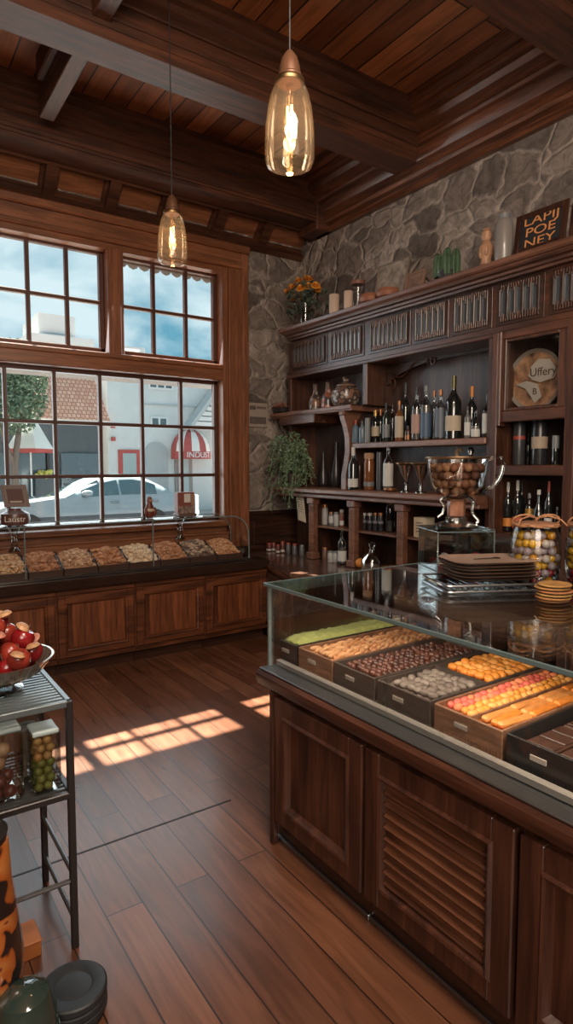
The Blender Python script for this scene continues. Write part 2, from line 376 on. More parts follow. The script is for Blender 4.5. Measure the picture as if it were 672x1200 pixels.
# beam by the window with a deep stepped front
m = MB()
m.prism([(4.80, 3.9), (4.80, 3.945), (4.785, 3.955), (4.785, 3.985), (4.81, 4.0), (4.81, 4.07), (4.79, 4.08), (4.79, 4.115), (4.815, 4.13), (4.815, 4.19), (4.79, 4.205), (4.775, 4.22), (4.775, 4.26), (4.755, 4.275), (4.755, ZC), (5.02, ZC), (5.02, 3.9)], 'x', XL, 3.72)
m.box(XL, 3.72, 4.785, 4.80, 3.925, 3.945)
struct('trim_5', m, BEAM_X)
# short joists
m = MB()
for x in (-1.75, -.3, 1.175): m.box(x-.05, x+.05, 3.7, 4.62, 3.985, ZC, .005); m.box(x-.09, x+.09, 3.82, 4.5, 4.16, ZC, .01)
struct('trim_6', m, BEAM_Y)
m = MB()
for x in (-1.75, -.3, 1.175): m.box(x-.05, x+.05, 2.17, 3.45, 3.985, ZC, .005); m.box(x-.09, x+.09, 2.3, 3.33, 4.16, ZC, .01)
struct('trim_7', m, BEAM_Y)
# crown along the stone wall
CR = [(3.85, 3.83), (3.80, 3.83), (3.80, 3.858), (3.815, 3.868), (3.815, 3.89), (3.765, 3.90), (3.755, 3.925), (3.765, 3.94), (3.765, 3.965), (3.725, 3.985), (3.70, 4.02), (3.69, 4.06), (3.655, 4.065), (3.645, 4.085), (3.655, 4.10), (3.655, 4.125), (3.60, 4.15), (3.575, 4.185), (3.57, 4.215), (3.535, 4.22), (3.53, 4.245), (3.54, 4.255), (3.50, 4.265), (3.46, 4.28), (3.46, ZC), (3.85, ZC)]
m = MB(); m.prism(CR, 'y', YB, 5.0)
struct('trim_8', m, CROWN, ang=25)
m = MB(); m.box(3.66, 3.85, 4.78, 5.06, 3.83, 4.1, .01); struct('trim_9', m, BEAM_X)
# little coffers between the beam and the window head: sloping cove with rungs
m = MB()
def cove(x0, x1, t0, t1, d0, d1):
    # t along the slope from beam (y5.02,z3.93) to head (y5.28,z3.68); d = depth behind the slope
    ax_, az_ = .26, -.25; nx, nz = .693, .72
    P = lambda t, d: (5.02+ax_*t+nx*d, 3.93+az_*t+nz*d)
    m.prism([P(t0, d0), P(t1, d0), P(t1, d1), P(t0, d1)], 'x', x0, x1)
cove(XL, 3.84, 0, .16, 0, .10); cove(XL, 3.84, .84, 1, 0, .10)
for i in range(-7, 6):
    x = 1.33+i*.5
    if x < 3.7: cove(x-.045, x+.045, .1, .9, .005, .10); cove(x-.07, x+.07, .1, .9, .06, .10)
cove(XL, 3.84, .14, .24, .05, .10); cove(XL, 3.84, .76, .86, .05, .10)
struct('trim_10', m, W_X)
m = MB(); cove(XL, 3.84, 0, 1, .10, .12); struct('trim_14', m, WIN_X)
# window casing
m = MB()
m.box(OX0-.27, 3.13, 5.20, 5.29, 3.46, 3.64, .008); m.box(OX0-.30, 3.16, 5.16, 5.29, 3.60, 3.67, .012); m.box(OX0-.27, 3.13, 5.185, 5.3, 3.45, 3.49, .008)
m.box(OX0, OX1, 5.22, 5.42, 3.40, 3.475)
m.box(OX0-.0, 2.879, 5.215, 5.42, 2.40, 2.52, .008); m.box(OX0-.0, 2.879, 5.195, 5.42, 2.50, 2.545, .008)       # transom
m.box(OX0-.27, 2.9, 5.14, 5.42, 1.02, 1.07, .008); m.box(OX0-.27, 2.9, 5.20, 5.29, .86, 1.02, .006)        # stool and apron
struct('trim_11', m, WIN_X)
m = MB()
for x0, x1 in ((2.94, 3.13), (OX0-.27, OX0-.08)):
    m.box(x0, x1, 5.20, 5.29, .8, 3.46, .008); 
m.box(2.88, 2.94, 5.215, 5.42, 1.05, 3.46, .006); m.box(3.08, 3.15, 5.18, 5.29, .8, 3.6, .01)
m.box(OX0-.08, OX0+.0, 5.215, 5.42, 1.05, 3.46, .006)
m.box(1.79, 1.925, 5.215, 5.42, 2.54, 3.42, .008); m.box(1.82, 1.895, 5.20, 5.3, 2.54, 3.42, .006)
struct('trim_12', m, WIN_Z)
def window(name, x0, x1, z0, z1, cols, rows, fr=.055, mu=.03):
    w = bpy.data.objects.new(name, None); COL.objects.link(w); w['kind'] = 'structure'; ORG[w.name] = (0, 0, 0)
    m = MB(); ya, yb = 5.325, 5.385
    m.box(x0, x1, ya, yb, z0, z0+fr, .006); m.box(x0, x1, ya, yb, z1-fr*.7, z1, .006)
    m.box(x0, x0+fr*.7, ya, yb, z0, z1, .006); m.box(x1-fr*.7, x1, ya, yb, z0, z1, .006)
    part('window_frame', m, SASH, w)
    for i in range(1, cols):
        x = x0+(x1-x0)*i/cols; m = MB(); m.box(x-mu/2, x+mu/2, ya+.004, yb-.004, z0+fr*.9, z1-fr*.6, .005); part('glazing_bar', m, SASH, w)
    for j in range(1, rows):
        z = z0+(z1-z0)*j/rows; m = MB(); m.box(x0+fr*.6, x1-fr*.6, ya+.006, yb-.006, z-mu/2, z+mu/2, .005); part('glazing_bar', m, SASH, w)
    m = MB(); m.box(x0+.02, x1-.02, 5.352, 5.358, z0+.02, z1-.02); part('window_glass', m, GLASSW, w)
window('window_1', .87, 1.79, 2.545, 3.42, 3, 2)
window('window_2', 1.925, 2.88, 2.545, 3.42, 3, 2)
window('window_3', .60, 2.88, 1.055, 2.405, 6, 3)
window('window_4', .56, .87, 2.545, 3.42, 1, 2)
# outside: added sun-blocking slab over the lower window, and fabric valance above the upper one
m = MB(); m.box(.1, 3.5, 5.445, 6.62, 2.50, 2.53); struct('sun_block', m, pri('sun_block_metal', (.25, .24, .23), .5))
m = MB(); sc_ = []
x = 1.93
while x < 2.86:
    sc_ += [(x, 3.375), (x+.02, 3.352), (x+.055, 3.338), (x+.09, 3.352)]; x += .105
m.prism([(2.88, 3.45), (1.93, 3.45)]+sc_+[(2.88, 3.375)], 'y', 5.425, 5.429)
single('window_awning', m, pri('awning_cloth', (.45, .45, .43), .8), 'pale scalloped fabric valance hanging outside the top of the upper right window', 'awning')

# ================================================================== OUTSIDE
GY = 14.4
m = MB(); m.box(-25, 60, 5.6, 80, -.3, -.06); struct('ground_street', m, pri('asphalt', (.10, .10, .105), .8, noise=.12, nscale=5))
m = MB(); m.box(-25, 60, 16.3, 19.1, -.06, .08); struct('ground_pavement', m, pri('pavement', (.42, .41, .39), .8, noise=.1))
k = 19/17.
def zz(z): return 1.6+(z-1.6)*k
PALE = pri('pale_render', (.60, .63, .64), .8, noise=.06, nscale=2); PALE2 = pri('grey_render', (.45, .49, .51), .8)
OGL = pri('outside_glass', (.10, .13, .15), .15, spec=.8); WFR = pri('white_frame', (.7, .72, .72), .5); REDP = pri('red_paint', (.42, .07, .06), .5)
SLATE = pri('grey_shopfront', (.07, .085, .10), .5)
# tile roof material: rows of clay tiles
def tiles():
    m, nt, o = newmat('clay_tiles'); p = N(nt, 'ShaderNodeBsdfPrincipled'); p.inputs['Roughness'].default_value = .8
    tc = N(nt, 'ShaderNodeTexCoord'); b = N(nt, 'ShaderNodeTexBrick'); L(nt, tc.outputs['UV'], b.inputs['Vector'])
    b.inputs['Scale'].default_value = 1; b.inputs['Brick Width'].default_value = .13; b.inputs['Row Height'].default_value = .15; b.inputs['Mortar Size'].default_value = .016
    b.inputs['Color1'].default_value = (.72, .34, .24, 1); b.inputs['Color2'].default_value = (.84, .50, .38, 1); b.inputs['Mortar'].default_value = (.45, .21, .15, 1)
    L(nt, b.outputs['Color'], p.inputs['Base Color']); L(nt, p.outputs[0], o.inputs[0]); return m
TILE = tiles()
bA = thing('shop_building', 'low grey-fronted shop with a red clay tile roof across the street', 'building', (5.0, 19.5, 0))
m = MB(); m.box(-3, 6.1, 19, 23, 0, zz(2.75)); part('wall', m, SLATE, bA)
m = MB(); m.box(-3, 6.3, 18.75, 18.98, zz(2.72), zz(2.86)); part('gutter', m, WFR, bA)
m = MB(); m.quad((-3, 18.7, zz(2.80)), (6.4, 18.7, zz(2.80)), (6.15, 19.75, 4.62), (-3, 19.75, 4.62)); m.quad((-3, 19.75, 4.62), (6.15, 19.75, 4.62), (6.3, 23, 2.9), (-3, 23, 2.9))
ro = part('roof', m, TILE, bA)
uv = ro.data.uv_layers.new(name='UVMap')
for lp in ro.data.loops:
    v = ro.data.vertices[lp.vertex_index].co; uv.data[lp.index].uv = (v.x, v.z*1.25)
m = MB(); m.box(4.95, 6.1, 18.9, 19.0, .35, 1.95); m.box(2.2, 4.5, 18.9, 19.0, .35, 1.95); part('shop_window', m, OGL, bA)
m = MB(); m.box(4.55, 4.62, 18.88, 19, .0, 2.1); part('post', m, pri('post_dark', (.03, .03, .035), .5), bA)
rr = random.Random(3)
for i in range(9):
    m = MB(); x = 5.0+rr.random()*1.0; z = .6+.2*(i % 4); m.box(x, x+.25+rr.random()*.3, 18.86, 18.9, z, z+.05+.05*rr.random()); part('shop_display', m, (WFR, PALE2, SLATE)[i % 3], bA)
aw = thing('shop_umbrella', 'white shop umbrella with a red hem standing before the grey shopfront', 'umbrella', (3.95, 18.2, 0))
m = MB(); m.lathe([(.62, 2.05), (.22, 2.75), (.16, 2.80)], 3.95, 18.2, 0, 4); part('canopy', m, pri('umbrella_white', (.75, .76, .74), .7), aw)
m = MB(); m.lathe([(.63, 1.94), (.625, 2.05)], 3.95, 18.2, 0, 4, cap=False); part('hem', m, REDP, aw)
m = MB(); m.tube([(3.95, 18.2, .08), (3.95, 18.2, 2.7)], .025); part('pole', m, WFR, aw)
m = MB()
for i in range(24): m.ball((4.35+rr.uniform(-.22, .22), 18.5+rr.uniform(-.1, .1), 1.32+rr.uniform(-.08, .1)), .06, 6, 4)
m.m = 1; m.box(4.1, 4.6, 18.4, 18.6, .08, 1.25)
single('flower_planter', m, [pri('yellow_bloom', (.55, .52, .12), .7), SLATE], 'dark planter of yellow-green flowers before the grey shopfront', 'planter')
# white building with windows, red-framed door, arch
bB = thing('white_building', 'tall white rendered building with an arch and a red door frame', 'building', (7.6, 19.5, 0))
m = MB(); m.box(6.42, 10.9, 19.0, 25, 0, 5.15); m.box(6.42, 7.6, 19.3, 24, 5.14, 5.3); part('wall', m, PALE, bB)
m = MB(); m.box(7.5, 10.9, 18.94, 19, zz(3.33), zz(3.36)); part('ledge', m, PALE2, bB)
def owin(x0, x1, z0, z1, par, nc=2):
    m = MB(); m.box(x0, x1, 18.93, 19.0, z0, z1); f = part('window', m, WFR, par)
    for i in range(nc):
        a = x0+.05+(x1-x0-.05)*i/nc; m = MB(); m.box(a, a+(x1-x0-.1)/nc-.05, 18.915, 18.935, z0+.06, z1-.06); part('pane', m, OGL, f)
owin(7.75, 8.6, zz(3.78), zz(4.15), bB, 3); owin(7.8, 8.4, zz(2.72), zz(3.0), bB, 2)
m = MB(); m.box(6.72, 7.4, 18.92, 19, .5, zz(2.03)); d = part('door_frame', m, REDP, bB); m = MB(); m.box(6.84, 7.28, 18.9, 18.93, .55, zz(1.93)); part('door_glass', m, pri('door_pane', (.35, .42, .43), .2), d)
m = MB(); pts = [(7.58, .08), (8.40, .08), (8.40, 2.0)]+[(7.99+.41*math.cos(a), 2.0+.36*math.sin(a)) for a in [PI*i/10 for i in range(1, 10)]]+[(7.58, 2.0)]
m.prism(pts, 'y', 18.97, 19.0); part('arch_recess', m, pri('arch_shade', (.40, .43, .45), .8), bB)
m = MB(); m.box(8.62, 9.25, 18.93, 19.0, .08, 1.9); part('entrance', m, pri('entry', (.28, .25, .24), .5), bB); m = MB(); m.box(8.75, 9.1, 18.9, 18.94, .5, 1.8); part('entrance_glass', m, pri('entry_pane', (.45, .53, .54), .2), bB)
for zq, xq in ((2.75, 6.5), (2.35, 6.5)):
    m = MB(); m.box(xq, xq+.12, 18.9, 19.0, zq, zq+.12); part('wall_lamp', m, REDP, bB)
# clapboard gable to the right
bC = thing('clapboard_gable', 'white clapboard gable beside the red awning', 'building', (10.2, 18.6, 0))
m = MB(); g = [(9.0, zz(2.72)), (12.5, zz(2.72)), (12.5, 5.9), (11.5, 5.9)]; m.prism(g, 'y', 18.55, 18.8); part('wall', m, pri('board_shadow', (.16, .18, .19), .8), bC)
for i in range(9):
    z = zz(2.76)+i*.17; m = MB(); m.box(9.0+(z-zz(2.72))*.92+.1, 12.4, 18.52, 18.56, z, z+.13); part('board', m, WFR, bC)
m = MB(); m.prism([(8.85, zz(2.72)-.05), (9.0, zz(2.72)-.05), (11.5, 5.9), (11.3, 5.9)], 'y', 18.35, 18.9); part('eave', m, PALE2, bC)
# red and white domed awning with letters
aB = thing('red_awning', 'red and white striped domed awning lettered in white over the entrance', 'awning', (9.1, 18.2, 1.8))
RW = [REDP, pri('awning_white', (.75, .72, .70), .7)]
m = MB(); ns = 8; cxa = 9.15; ra = .68
for i in range(ns):
    m.m = i % 2
    a0, a1 = PI*i/ns, PI*(i+1)/ns
    for j in range(5):
        t0, t1 = (PI/2)*j/5, (PI/2)*(j+1)/5
        def pp(a, t): return (cxa-ra*math.cos(a)*math.cos(t), 18.90-.75*math.sin(a)*math.cos(t)-.0, zz(2.0)+.75*math.sin(t))
        m.quad(pp(a0, t0), pp(a1, t0), pp(a1, t1), pp(a0, t1))
part('canopy', m, RW, aB)
m = MB(); m.prism([(cxa-ra*math.cos(PI*i/16), 18.90-.75*math.sin(PI*i/16)) for i in range(17)], 'z', zz(1.78), zz(2.0)); va = part('valance', m, REDP, aB)
def Taw(x, y, z):
    a = PI/2+x/.72; return (cxa-ra*1.01*math.cos(a), 18.90-.762*math.sin(a)-z, zz(1.89)+y)
part('lettering', text_mb('INDUST', .26, Taw, .004), WFR, va, 'white capital letters')
# far roofs
m = MB(); m.box(7.0, 10.2, 32, 36, 0, 8.0); m.box(7.6, 9.4, 32.5, 36, 8.0, 9.1); single('far_building', m, PALE2, 'pale grey flat-roofed block far behind, under the clouds at left', 'building')
m = MB(); m.box(10.9, 13.9, 33, 36, 0, 7.7); m.box(12.2, 13.4, 33.2, 36, 7.7, 8.1); single('far_building', m, PALE2, 'long low pale rooftop far behind, seen in the upper right window', 'building')
# street tree
tr = thing('street_tree', 'leafy green street tree at the left of the window view', 'tree', (3.35, 17.2, -.06))
m = MB(); m.tube([(3.35, 17.2, -.06), (3.33, 17.2, 1.6), (3.45, 17.2, 2.4), (3.6, 17.2, 3.4)], [.11, .09, .07, .03]); m.tube([(3.34, 17.2, 1.5), (3.1, 17.1, 2.2), (2.9, 17, 3.2)], [.07, .05, .02]); part('trunk', m, pri('bark', (.16, .12, .10), .9), tr)
m = MB()
for i in range(5200):
    u = rr.random()**.5; th = rr.random()*2*PI; ph = math.acos(rr.uniform(-1, 1))
    p = Vector((3.3+.95*u*math.sin(ph)*math.cos(th), 17.2+.8*u*math.sin(ph)*math.sin(th), 3.6+1.25*u*math.cos(ph)))
    a = Vector((rr.uniform(-1, 1), rr.uniform(-1, 1), rr.uniform(-1, 1))).normalized()*.07; b = a.cross(Vector((rr.uniform(-1, 1), rr.uniform(-1, 1), .3))).normalized()*.03
    m.m = i % 2; m.quad(p-a, p+b, p+a, p-b)
part('foliage', m, [pri('tree_leaf', (.10, .16, .10), .7), pri('tree_leaf_light', (.17, .23, .15), .7)], tr)
# ------------------------------------------------------------------ parked car
car = thing('parked_car', 'silver-white sedan parked across the street outside the window', 'car', (4.4, GY, -.06))
CARP = pri('car_paint', (.26, .335, .38), .22, coat=.7); CGL = pri('car_glass', (.09, .14, .16), .08, spec=1)
def lerp(t, P):
    for (a, b), (c, d) in zip(P, P[1:]):
        if t <= c:
            u = (t-a)/(c-a); u = u*u*(3-2*u) if False else u; return b+(d-b)*u
    return P[-1][1]
HOOD = [(2.0, .46), (2.1, .60), (2.5, .74), (3.2, .84), (3.6, .88), (5.9, .90), (6.3, .92), (6.5, .88), (6.62, .62)]
ROOF = [(2.0, .46), (2.1, .61), (2.5, .76), (3.2, .86), (3.6, .90), (3.95, 1.08), (4.4, 1.28), (4.8, 1.37), (5.2, 1.38), (5.55, 1.30), (5.9, 1.12), (6.12, .97), (6.3, .93), (6.5, .89), (6.62, .62)]
WID = [(2.0, .55), (2.1, .68), (2.5, .80), (3.2, .85), (5.8, .85), (6.3, .79), (6.5, .72), (6.62, .6)]
st = [2.0+4.62*i/46 for i in range(47)]; m = MB(); vs = []; NR = 14
def ring(x):
    w, h, r = lerp(x, WID), lerp(x, HOOD), lerp(x, ROOF); g = max(0, min(1, (r-h)/.45)); wt = w*(1-.28*g)
    half = [(w*.9, .16), (w, .34), (w*1.0, .62*h/.9), (w*.97, h), (wt*.98+.0, h+(r-h)*.82), (wt*.82, h+(r-h)*.97), (wt*.4, r+.008)]
    return [(x, GY-a, b) for a, b in half]+[(x, GY+a, b) for a, b in half[::-1]]
for x in st: vs += ring(x)
F = [(i*NR+j, i*NR+(j+1) % NR, (i+1)*NR+(j+1) % NR, (i+1)*NR+j) for i in range(46) for j in range(NR)]
F += [tuple(range(NR)), tuple(46*NR+j for j in range(NR))[::-1]]
m.add(vs, F); part('body', m, CARP, car, ang=50)
def sidept(x, t, out=.008, side=-1):
    w, h, r = lerp(x, WID), lerp(x, HOOD), lerp(x, ROOF); g = max(0, min(1, (r-h)/.45)); wt = w*(1-.28*g)
    a = w*.97+(wt*.98-w*.97)*t; b = h+(r-h)*.82*t
    return (x, GY+side*(a+out), b)
def sidewin(x0, x1, lo, hi):
    m = MB(); n = 14
    for i in range(n):
        a, b = x0+(x1-x0)*i/n, x0+(x1-x0)*(i+1)/n
        for j in range(3):
            f0, f1 = lo+(hi-lo)*j/3, lo+(hi-lo)*(j+1)/3
            m.quad(sidept(a, f0), sidept(b, f0), sidept(b, f1), sidept(a, f1))
    return m
part('side_window', sidewin(3.98, 4.82, .10, .94), CGL, car); part('side_window', sidewin(4.87, 5.72, .10, .94), CGL, car)
m = MB()
for i in range(10):
    a, b = 3.63+(4.42-3.63)*i/10, 3.63+(4.42-3.63)*(i+1)/10
    def tp(x, s):
        w, h, r = lerp(x, WID), lerp(x, HOOD), lerp(x, ROOF); g = max(0, min(1, (r-h)/.45)); wt = w*(1-.28*g)
        return (x-.006, GY+s, r+.016-.05*abs(s)/wt*.5)
    for s0, s1 in ((-.6, -.3), (-.3, 0), (0, .3), (.3, .6)): m.quad(tp(a, s0), tp(b, s0), tp(b, s1), tp(a, s1))
part('windscreen', m, pri('windscreen', (.22, .33, .35), .1, spec=1), car)
m = MB(); m.ball((4.05, GY-.98, .99), (.13, .09, .07)); m.box(4.0, 4.1, GY-.95, GY-.8, .93, .97); part('wing_mirror', m, CARP, car)
for x in (4.7, 5.65):
    m = MB(); m.box(x-.1, x+.1, GY-.885, GY-.83, .76, .79, .01); part('door_handle', m, CHROME, car)
m = MB(); m.box(2.25, 6.5, GY-.875, GY-.84, .40, .50, .01); part('side_trim', m, SLATE, car)
for x in (2.85, 5.65):
    m = MB(); m.T = lambda a, b, c, x=x: (x+a, GY-.86+c, .26+b); m.lathe([(.19, -.03), (.30, -.03), (.32, .0), (.32, .18), (.1, .18)], seg=24)
    m.T = None; part('wheel', m, BLACKM, car)
    m = MB(); m.T = lambda a, b, c, x=x: (x+a, GY-.90+c, .26+b); m.lathe([(0, .0), (.19, .02), (.19, .05)], seg=20); part('wheel_rim', m, CHROME, car)
# ================================================================== CABINETS
def panel_door(T, u0, u1, z0, z1, par, mats, fr=.062, louvre=0, proud=.022):
    """raised-panel door in (u, depth-out, z) space mapped by T; frame, moulding and panel"""
    m = MB(); m.T = T
    m.box(u0, u0+fr, 0, proud, z0, z1, .004); m.box(u1-fr, u1, 0, proud, z0, z1, .004)
    m.box(u0+fr-.001, u1-fr+.001, 0, proud-.001, z0, z0+fr, .004); m.box(u0+fr-.001, u1-fr+.001, 0, proud-.001, z1-fr, z1, .004)
    d = part('door', m, mats[0], par)
    # mitred moulding inside the frame
    m = MB(); m.T = T; a, b, c, e = u0+fr-.004, u1-fr+.004, z0+fr-.004, z1-fr+.004; w_ = .026
    def bead(o, h0, h1, wd):
        P0 = [(a+o, c+o), (b-o, c+o), (b-o, e-o), (a+o, e-o)]; P1 = [(a+o+wd, c+o+wd), (b-o-wd, c+o+wd), (b-o-wd, e-o-wd), (a+o+wd, e-o-wd)]
        for i in range(4):
            j = (i+1) % 4
            m.quad((P0[i][0], h0, P0[i][1]), (P0[j][0], h0, P0[j][1]), (P1[j][0], h1, P1[j][1]), (P1[i][0], h1, P1[i][1]))
    bead(-.003, proud+.0, proud+.008, .009); bead(.006, proud+.008, proud+.004, .008); bead(.014, proud+.004, .003, .012)
    part('door_moulding', m, mats[0], d)
    m = MB(); m.T = T
    if not louvre:
        m.box(a+.01, b-.01, -.004, .006, c+.01, e-.01)
        part('door_panel', m, mats[1], d)
    else:
        m.box(a+.01, b-.01, -.012, -.004, c+.01, e-.01); part('door_panel', m, mats[1], d)
        n = louvre
        for i in range(n):
            z = c+.024+(e-c-.05)*i/n; h = (e-c-.05)/n; m = MB(); m.T = T
            prof = [(0, z), (.020, z+.003), (.024, z+h*.22), (.012, z+h*.42), (.008, z+h*.95), (0, z+h*.98)]
            vs = [(a+.024, p, q) for p, q in prof]+[(b-.024, p, q) for p, q in prof]; k_ = len(prof)
            m.add(vs, [tuple(range(k_)), tuple(range(k_, 2*k_))[::-1]]+[(j, (j+1) % k_, k_+(j+1) % k_, k_+j) for j in range(k_)])
            part('louvre_slat', m, LOUV, d, ang=20)
        m = MB(); m.T = T
        for i in range(int((e-c-.06)/.021)):
            z = c+.03+i*.021; m.box(a+.012, a+.03, 0, .022, z, z+.012, .003)
        part('carved_edge', m, LOUV, d)
    return d
# ---------------- window-side display counter: cupboards, worktop, glass case
CUPX = [-.68, -.06, .555, 1.17, 1.785, 2.41, 3.05]
LBL = ['out', 'out', 'leftmost', 'panelled cupboard under the window, second visible from the left', 'panelled cupboard under the window, third visible from the left', 'panelled cupboard under the window, rightmost, next to the corner counter']
TF = lambda u, d, z: (u, 4.735-d, z)
for i in range(2, 6):
    x0, x1 = CUPX[i], CUPX[i+1]
    lab = ('panelled cupboard under the window, cut by the left edge of the photo', LBL[3], LBL[4], LBL[5])[i-2]
    c = thing('base_cupboard', lab, 'cupboard', ((x0+x1)/2, 4.95, 0), 'cupboards below the window display')
    m = MB(); m.box(x0+.001, x1-.001, 4.735, 5.15, .10, .655); part('carcass', m, RED_X, c)
    m = MB(); m.box(x0+.001, x1-.001, 4.79, 5.15, 0, .10); part('toe_kick', m, DK_X, c)
    m = MB(); m.box(x0+.001, x1-.001, 4.712, 4.735, .10, .135, .004); part('rail', m, RED_X, c); m = MB(); m.box(x0+.001, x1-.001, 4.715, 4.735, .622, .655, .004); part('rail', m, RED_X, c)
    panel_door(TF, x0+.012, x1-.012, .14, .618, c, (RED_X, RED_Z_LIT), .055)
m = MB(); m.prism([(4.70, .655), (4.675, .675), (4.675, .725), (4.69, .74), (5.135, .74), (5.135, .655)], 'x', -.2, 3.062)
wt = single('display_worktop', m, pri('worktop_dark_wood', (.028, .014, .010), .22, coat=.4, noise=.25, nscale=9), 'long dark glossy worktop running below the window carrying the curved glass case', 'worktop')
# raised back rail behind trays
m = MB(); m.box(-.2, 2.86, 5.085, 5.11, .742, .96, .004); m.box(-.2, 2.86, 5.07, 5.115, .955, .975, .006)
single('display_back_rail', m, WIN_X, 'reddish brown board standing behind the nut trays in the window case', 'board')
gc = thing('glass_display_case', 'long low glass case with a rounded right end in front of the window', 'display case', (1.6, 4.93, .741))
def outline(o=0):
    P = [(-.2, 1.145-o), (2.72, 1.145-o)]
    for i in range(1, 9):
        a = PI/2*(1-i/8); P.append((2.72+(.18-o)*math.cos(a), .965+(.18-o)*math.sin(a)))
    return P+[(2.90-o, .744)]
Y0, Y1 = 4.79, 5.13
P = outline(); m = MB(); vs = [(x, Y0, z) for x, z in P]+[(x, Y1, z) for x, z in P]; n = len(P)
m.add(vs, [(i, i+1, n+i+1, n+i) for i in range(n-1)]); part('curved_top', m, GLASSC, gc)
m = MB(); m.add([(x, Y0, z) for x, z in P]+[(-.2, Y0, .744)], [tuple(range(n+1))]); part('front_pane', m, GLASSC, gc)
m = MB(); m.tube([(x, Y0, z) for x, z in P], .006, 6); part('front_edge', m, GEDGE, gc)
m = MB(); m.tube([(x, Y1, z) for x, z in P], .005, 6); part('rear_edge', m, GEDGE, gc)
m = MB(); m.box(-.2, 2.905, 4.752, 4.787, .7405, .764, .004); part('chrome_rail', m, CHROME, gc)
for x in (.98, 1.98):
    m = MB(); m.box(x-.004, x+.004, Y0+.004, Y0+.014, .745, 1.143); part('glass_joint', m, GEDGE, gc)
TX = [.54, .80, 1.0, 1.255, 1.52, 1.775, 2.045, 2.315, 2.58, 2.84]
NUT = [((.30, .16, .085), (.42, .27, .16)), ((.45, .30, .18), (.36, .2, .1)), ((.35, .17, .09), (.23, .10, .05)), ((.34, .19, .11), (.46, .30, .19)), ((.30, .13, .06), (.40, .2, .1)), ((.55, .43, .30), (.47, .34, .22)), ((.38, .19, .10), (.30, .14, .07)), ((.14, .09, .07), (.36, .26, .18)), ((.40, .20, .10), (.47, .27, .15))]
NL = ['mixed nuts', 'pale shelled nuts', 'brown clustered nuts', 'tan broken nuts', 'dark orange-brown nuts', 'cream white nuts', 'orange-brown almonds', 'dark grey and pale seeds', 'orange-tan peanuts in the rightmost tray']
TRAYM = pri('tray_dark_brown', (.055, .030, .022), .35, coat=.2)
for i in range(9):
    x0, x1 = TX[i]+.004, TX[i+1]-.004
    SL = lambda y: .752+(y-4.81)*.42
    t = thing('nut_tray', 'sloping dark tray in the window case holding '+NL[i], 'tray', ((x0+x1)/2, 4.93, .742), 'trays in the window case')
    m = MB()
    def slab(xa, xb, ya, yb, lo, hi):
        m.add([(x, y, (SL(y)+lo if s == 0 else SL(y)+hi)) for s in (0, 1) for y in (ya, yb) for x in (xa, xb)], [(0, 2, 3, 1), (4, 5, 7, 6), (0, 1, 5, 4), (2, 6, 7, 3), (0, 4, 6, 2), (1, 3, 7, 5)])
    slab(x0, x1, 4.805, 5.065, .0, .008); slab(x0, x0+.006, 4.805, 5.065, 0, .055); slab(x1-.006, x1, 4.805, 5.065, 0, .055)
    part('tray_body', m, TRAYM, t)
    m = MB(); m.box(x0, x1, 4.798, 4.806, .744, .808, .002); part('tray_front', m, TRAYM, t)
    m = MB(); rg = random.Random(20+i)
    cnt = 150 if i != 8 else 240
    for q in range(cnt):
        u, v = rg.random(), rg.random(); x = x0+.018+(x1-x0-.036)*u; y = 4.82+.235*v
        h = .048+.062*math.sin(PI*u)**.7*math.sin(PI*min(1, v*.9+.1))**.6*rg.random()**.35
        r_ = rg.uniform(.011, .02) if i != 8 else rg.uniform(.009, .013); m.m = rg.random() < .4
        m.ball((x, y, SL(y)+h), (r_*rg.uniform(.8, 1.6), r_*rg.uniform(.7, 1.3), r_*.8), 6, 4, .25, rg)
    m.m = 0; vs = []
    g = 7
    for a in range(g):
        for b in range(g):
            u, v = a/(g-1), b/(g-1); y = 4.815+.245*v; vs.append((x0+.007+(x1-x0-.014)*u, y, SL(y)+.035+.055*math.sin(PI*u)*math.sin(PI*v)))
    m.add(vs, [(a*g+b, (a+1)*g+b, (a+1)*g+b+1, a*g+b+1) for a in range(g-1) for b in range(g-1)])
    ca, cb = [tuple(min(.75, v*1.3) for v in c_) for c_ in NUT[i]]
    single('nuts', m, [pri('nut_a%d' % i, ca, .7, noise=.3, nscale=60), pri('nut_b%d' % i, cb, .7, noise=.3, nscale=60)], 'heap of '+NL[i]+' in the window case', 'nuts', kind='stuff')
# things standing on the glass case
LCZ = 1.1465
s = thing('sign_jar', 'round brown jar with white lettering carrying a small framed card, left on the glass case', 'jar', (.97, 4.98, LCZ))
cxj, cyj = .955, 4.98
m = MB(); m.lathe([(.062, 0), (.10, .012), (.108, .05), (.10, .09), (.05, .115), (.045, .13), (0, .13)], cxj, cyj, LCZ, 24); part('jar_body', m, pri('jar_brown', (.10, .045, .035), .3), s)
def Tj(x, y, z):
    a = x/.108; c0 = math.atan2(-cyj, -cxj); return (cxj+(.1095+z)*math.cos(c0+a), cyj+(.1095+z)*math.sin(c0+a), LCZ+.052+y)
part('lettering', text_mb('Laustr', .062, Tj, .001), WHITE, s, 'white lettering')
m = MB(); m.lathe([(.07, 0), (.075, -.012), (.02, -.016)], cxj, cyj, LCZ-.0, 20)
fd = Vector((-cxj, -cyj, 0)).normalized(); fu = Vector((-fd.y, fd.x, 0))
def Tc(x, y, z):   # card frame leaning back
    p = Vector((cxj+.02, cyj, LCZ+.135))+fu*x+Vector((0, 0, 1))*(y*.96)+fd*(z-.03-y*.16)+fu*(-y*.14); return tuple(p)
m = MB(); m.T = Tc; m.box(-.09, .09, 0, .175, -.006, .006, .003); m.box(-.075, .075, .015, .16, .004, .010, .002); cf = part('card_frame', m, pri('frame_brown', (.11, .055, .038), .5), s)
